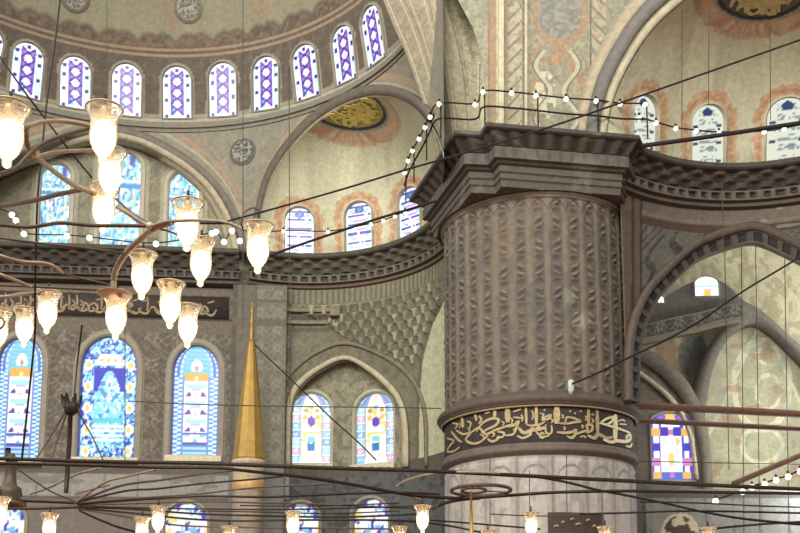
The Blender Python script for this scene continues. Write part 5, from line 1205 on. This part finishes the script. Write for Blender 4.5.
# brass ring dish before the pillar
rd = empty('brass_ring', ptz(481, 490, ZH + .05)); tag(rd, 'flat double brass ring with a hanging gold rod in front of the pillar drum', 'ring', kind='thing')
c_ = ptz(481, 490.5, ZH + .05); t_ = np.linspace(0, 2 * PI, 65)[:-1]; kq = c_[1] / 1000
m = MB(); m.tube(np.stack([c_[0] + 30 * kq * np.cos(t_), c_[1] + 30 * kq * 1.25 * np.sin(t_), 0 * t_ + c_[2]], -1), .03, 8, closed=True); m.build('outer_ring', M_BRONZE_D, rd)
m = MB(); m.tube(np.stack([c_[0] - .12 + 12 * kq * np.cos(t_), c_[1] + 12 * kq * 1.5 * np.sin(t_), 0 * t_ + c_[2]], -1), .025, 8, closed=True)
for a in (.3, 2.4, 4.4): m.tube(np.array([c_ + A3(-.12 + 12 * kq * math.cos(a), 15 * kq * math.sin(a), 0), c_ + A3(30 * kq * math.cos(a), 37 * kq * math.sin(a), 0)]), .012, 6)
m.build('inner_ring', M_BRONZE_D, rd)
m = MB(); p_ = pt(471, 497, c_[1]); m.tube(np.array([p_ + A3(0, 0, .1), p_ - A3(0, 0, .35), p_ - A3(0, 0, .9)]), np.array([.015, .03, .04]), 8); o = m.build('rod', M_GOLD, rd); o['label'] = 'gold rod'
# crown hub on its mast, with stays
hb = empty('cable_hub', pt(71, 405, 14.5)); tag(hb, 'black crown-shaped hub on a thin mast with stay cables, before the deep blue window', 'hub', kind='thing')
c_ = pt(71.5, 405, 14.5); q = .0145
m = MB(); m.lathe([(.001, 11 * q * .3), (7 * q, .02), (8 * q, -.02), (7 * q, -.11), (4 * q, -.15), (.001, -.16)], c_, 12); m.build('crown', M_IRON, hb)
for k in range(7):
    a = 2 * PI * k / 7; d_ = A3(math.cos(a), math.sin(a), 0); m = MB(); m.tube(np.array([c_ + d_ * 6 * q - A3(0, 0, .04), c_ + d_ * 8.5 * q + A3(0, 0, .06), c_ + d_ * 10.5 * q + A3(0, 0, .15)]), np.array([.035, .03, .012]), 6); m.build('petal', M_IRON, hb)
m = MB(); m.tube(np.array([pt(82, 325, 14.5), pt(77, 365, 14.5), pt(74, 398, 14.5)]), .014, 6); m.tube(np.array([pt(70.5, 412, 14.5), pt(69.5, 440, 14.5), pt(67.5, 470, 14.5), pt(66, 493, 14.5)]), .036, 8); m.build('mast', M_IRON, hb)
for L in ([(66, 411), (50, 438), (34, 462)], [(67, 413), (58, 438), (50, 464)], [(78, 412), (92, 436), (104, 462)]):
    m = MB(); m.tube(np.array([pt(x, y, 14.5) for x, y in L]), .012, 5); m.build('stay_cable', M_WIRE, hb)

# ---------------- cables
def cable(L, w, label, m_=None, nm='hanging_cable', cat='cable'):
    P = spline(np.array([pt(x, y, d) for x, y, d in L]), 8); mb = MB(); mb.tube(P, np.array([w * q / 1000 / 2 for q in P[:, 1]]), 6)
    return tag(mb.build(nm, m_ or M_CABLE), label, cat, kind='thing')
cable([(225, 222, 8.0), (280, 207, 8.4), (345, 188.5, 9), (412, 168, 9.6), (480, 148.5, 10.2), (545, 128.5, 10.8), (620, 103, 11.4), (700, 75, 12), (800, 40, 13), (880, 12, 14), (1080, -70, 17)], 2.3, 'long black cable rising from the chandelier arm past the capital to the upper right')
cable([(262, 259, 22), (285, 250, 22), (330, 234.5, 22.5), (380, 218, 23), (412, 208.5, 23.3), (436, 201, 23.5)], 2.8, 'short dark bar crossing the left exedra windows to the capital', nm='tie_rod', cat='tie rod')
cable([(641, 146, 23.8), (700, 138, 23.2), (760, 129, 22.6), (830, 118, 22), (960, 95, 21)], 4.6, 'thick black tie bar from the capital across the right exedra windows', nm='tie_rod', cat='tie rod')
cable([(572, 384, 24.8), (600, 372, 24), (632, 356, 23), (665, 340.5, 22), (700, 321, 21), (742, 292, 20), (800, 257, 19), (860, 218, 18), (1010, 110, 15)], 2.0, 'sagging dark cable from the pillar light across the aisle arch')
cable([(255, 345, 26), (263, 353, 26), (300, 388, 25.8), (330, 417, 25.5), (358, 442, 25.2), (376, 460, 25)], 1.6, 'thin slanting wire crossing the left niche window')
cable([(128, 401, 27), (200, 404.5, 27), (300, 406.5, 27), (400, 407.5, 27), (441, 408.5, 27)], 1.2, 'thin level wire from the deep blue window to the pillar ring', M_WIRE)
cable([(637, 461, 30), (700, 462.5, 30), (840, 465, 30)], 1.0, 'thin level wire across the cream niche on the right', M_WIRE)
cable([(62, -25, 9.2), (60, 0, 9.2), (54, 50, 9.0), (47, 100, 8.8), (42, 150, 8.6), (37.5, 200, 8.6), (36, 250, 8.8), (35, 300, 9.2), (34, 345, 9.6), (22, 458, 12)], 2.2, 'black suspension cable dropping from the half dome through the near chandelier')
cable([(-12, 40, 7.6), (0, 57, 7.6), (24, 91, 7.6), (40, 112, 7.7), (66, 146, 7.8), (92, 178, 8.2)], 2.0, 'slanting dark cable at the left edge crossing the suspension cable')
wires = [(107, -20, 107, 105, 15, 'above the stack of three lamps'), (289, 66, 290, 405, 27, 'crossing the leftmost left exedra window'),
         (243, -10, 243, 330, 28, 'passing the grey roundel'), (709, -5, 708.5, 104, 23.5, 'above the middle window of the right exedra'), (682, 10, 682, 142, 24, 'left of the middle right exedra window'), (770, 28, 770.5, 120, 23.5, 'above the right window of the right exedra'),
         (741, 215, 744, 533, 29, 'down the left part of the cream niche'), (755, 215, 760, 533, 29.5, 'down the middle of the cream niche'), (724, 215, 729, 470, 30, 'along the dark rib of the aisle'), (784, 215, 789, 533, 30.5, 'near the right edge of the cream niche'), (722, 180, 723.5, 250, 24, 'short one on the frieze above the pointed arch'),
         (490, 455, 490, 478, 24.8, 'short one below the inscription at the left of the drum'), (529.5, 470, 529.5, 512, 16, 'holding the low lamp before the pillar'), (566.5, 455, 567, 512, 24.9, 'down the drum above the plaque'), (602, 490, 602.5, 527, 15, 'holding the rim-only lamp right of the plaque'), (490, 500, 490, 528, 15, 'beneath the brass ring'), (480, 64, 479.5, 120, 24, 'on the painted reveal above the capital corner'), (125, 300, 125, 460, 26, 'beside the deep blue window')]
for x0_, y0_, x1_, y1_, d, lb in wires:
    cable([(x0_, y0_, d), ((x0_ + x1_) / 2, (y0_ + y1_) / 2, d), (x1_, y1_, d)], .9, 'thin vertical hanging wire ' + lb, M_WIRE, 'hanging_wire', 'wire')

# ---------------- strings of small bulbs along the cornices
def string_lights(L, Z, label, extra=(), posts=True, zc=ZC, r=.068, plane=None):
    f = (lambda x, y: ptz(x, y, Z)) if plane is None else (lambda x, y: pt(x, y, plane))
    P = [f(x, y) for x, y in L]; e = empty('string_lights', P[0]); tag(e, label, 'string lights', 'strings of small lights along the cornices', 'thing')
    m = MB(); m.tube(spline(np.array(P), 5), .022, 5)
    if posts:
        m.tube(spline(np.array([q - A3(0, 0, .45) for q in P]), 5), .026, 5)
    m.build('wire', M_CABLE, e)
    if posts:
        for q in P[::2]:
            m = MB(); m.tube(np.array([q + A3(.04, 0, .05), q - A3(-.04, 0, .5), q - A3(-.04, 0, Z - zc)]), .022, 5); m.build('post', M_IRON, e)
    for x, y in L:
        if (x, y) in extra: continue
        m = MB(); q = f(x, y); m.ball(q - A3(0, 0, .03), r, 8); m.build('bulb', M_SPARK, e)
        m = MB(); m.lathe([(.03, .11), (.035, .04), (.04, .03)], q, 8); m.build('socket', M_IRON, e)
string_lights([(404.5, 172), (408, 160), (412.5, 150), (419, 138), (425, 126.5), (430, 116), (439, 103), (475, 103.5), (483, 91), (511.5, 92), (536, 94.6), (566, 98), (596, 100), (620, 103), (645, 103.5)], 15.9, 'rail and string of small bulbs round the top of the pillar capital')
string_lights([(639, 117), (656, 122), (675.6, 127.5), (696, 130), (719, 132), (764, 131), (784, 128), (815, 122), (850, 116), (890, 108)], 15.55, 'string of small bulbs curving along the right exedra cornice', posts=False)
string_lights([(240, 236), (283.5, 230.5), (328, 231), (371, 223.5), (383.5, 220), (395, 215.5), (405, 211)], 15.6, 'string of small bulbs curving along the left exedra cornice', posts=False)
string_lights([(-10, 205), (12, 214), (16, 219.5), (24, 233), (67, 235), (89.5, 237), (156, 243), (212, 232.5), (216, 231), (224, 241), (232, 230), (240, 240)], 15.3, 'string of small bulbs along the left wall cornice behind the chandelier', posts=False, plane=30.5, r=.1)
string_lights([(715.5, 500), (742.5, 490.5), (752, 486), (764.6, 483), (776, 479), (788, 475.5), (800, 470), (815, 464), (840, 455), (870, 444)], 9, 'string of small bulbs rising at the lower right corner', posts=False, plane=24, r=.08)

# ================================================================== LIGHT
w = bpy.data.worlds.new('world'); scene.world = w; w.use_nodes = True
bg = w.node_tree.nodes['Background']; bg.inputs['Color'].default_value = (1.0, .965, .91, 1); bg.inputs['Strength'].default_value = .75
def lamp_data(name, kind, energy, col, loc, size, aim=None, sy=None):
    d = bpy.data.lights.new(name, kind); d.energy = energy; d.color = col
    if kind == 'AREA':
        d.shape = 'DISK'; d.size = size
    else: d.shadow_soft_size = size
    o = bpy.data.objects.new(name, d); COL.objects.link(o); o.location = loc
    if aim is not None: o.rotation_euler = (Vector(aim) - Vector(loc)).to_track_quat('-Z', 'Y').to_euler()
    return o
# daylight coming down from the windows of the central dome, high behind the viewer
lamp_data('central_dome_daylight', 'AREA', 11000, (1, .97, .91), (-3, -6, 25), 16, (-1, 30, 17))
lamp_data('side_dome_daylight', 'AREA', 5000, (1, .97, .92), (-20, 6, 24), 10, (6, 27, 17))
lamp_data('aisle_high_fill', 'POINT', 420, (1, .97, .92), (15.5, 33, 13), 1.2)  # three unseen point lights added to brighten the aisle, in place of windows
lamp_data('aisle_bay_fill', 'POINT', 620, (1, .98, .94), (13.4, 30.6, 9), 1.0)
lamp_data('aisle_low_fill', 'POINT', 350, (.9, .95, 1), (13.5, 31.5, 6), .8)
# unseen fill points added below the view, standing in for the hall's other chandeliers
for k_, (x_, y_) in enumerate(((-9, 12), (0, 10), (7, 13), (-4, 20))):
    lamp_data('hall_chandelier_fill', 'POINT', 260, (1, .86, .66), (x_, y_, 2.3), .8)
vs = scene.view_settings; vs.view_transform = 'Standard'; vs.look = 'None'; vs.gamma = 1.0; vs.exposure = 0.15; vs.use_curve_mapping = False
scene.cycles.use_denoising = True
scene.cycles.max_bounces = 8; scene.cycles.transparent_max_bounces = 16
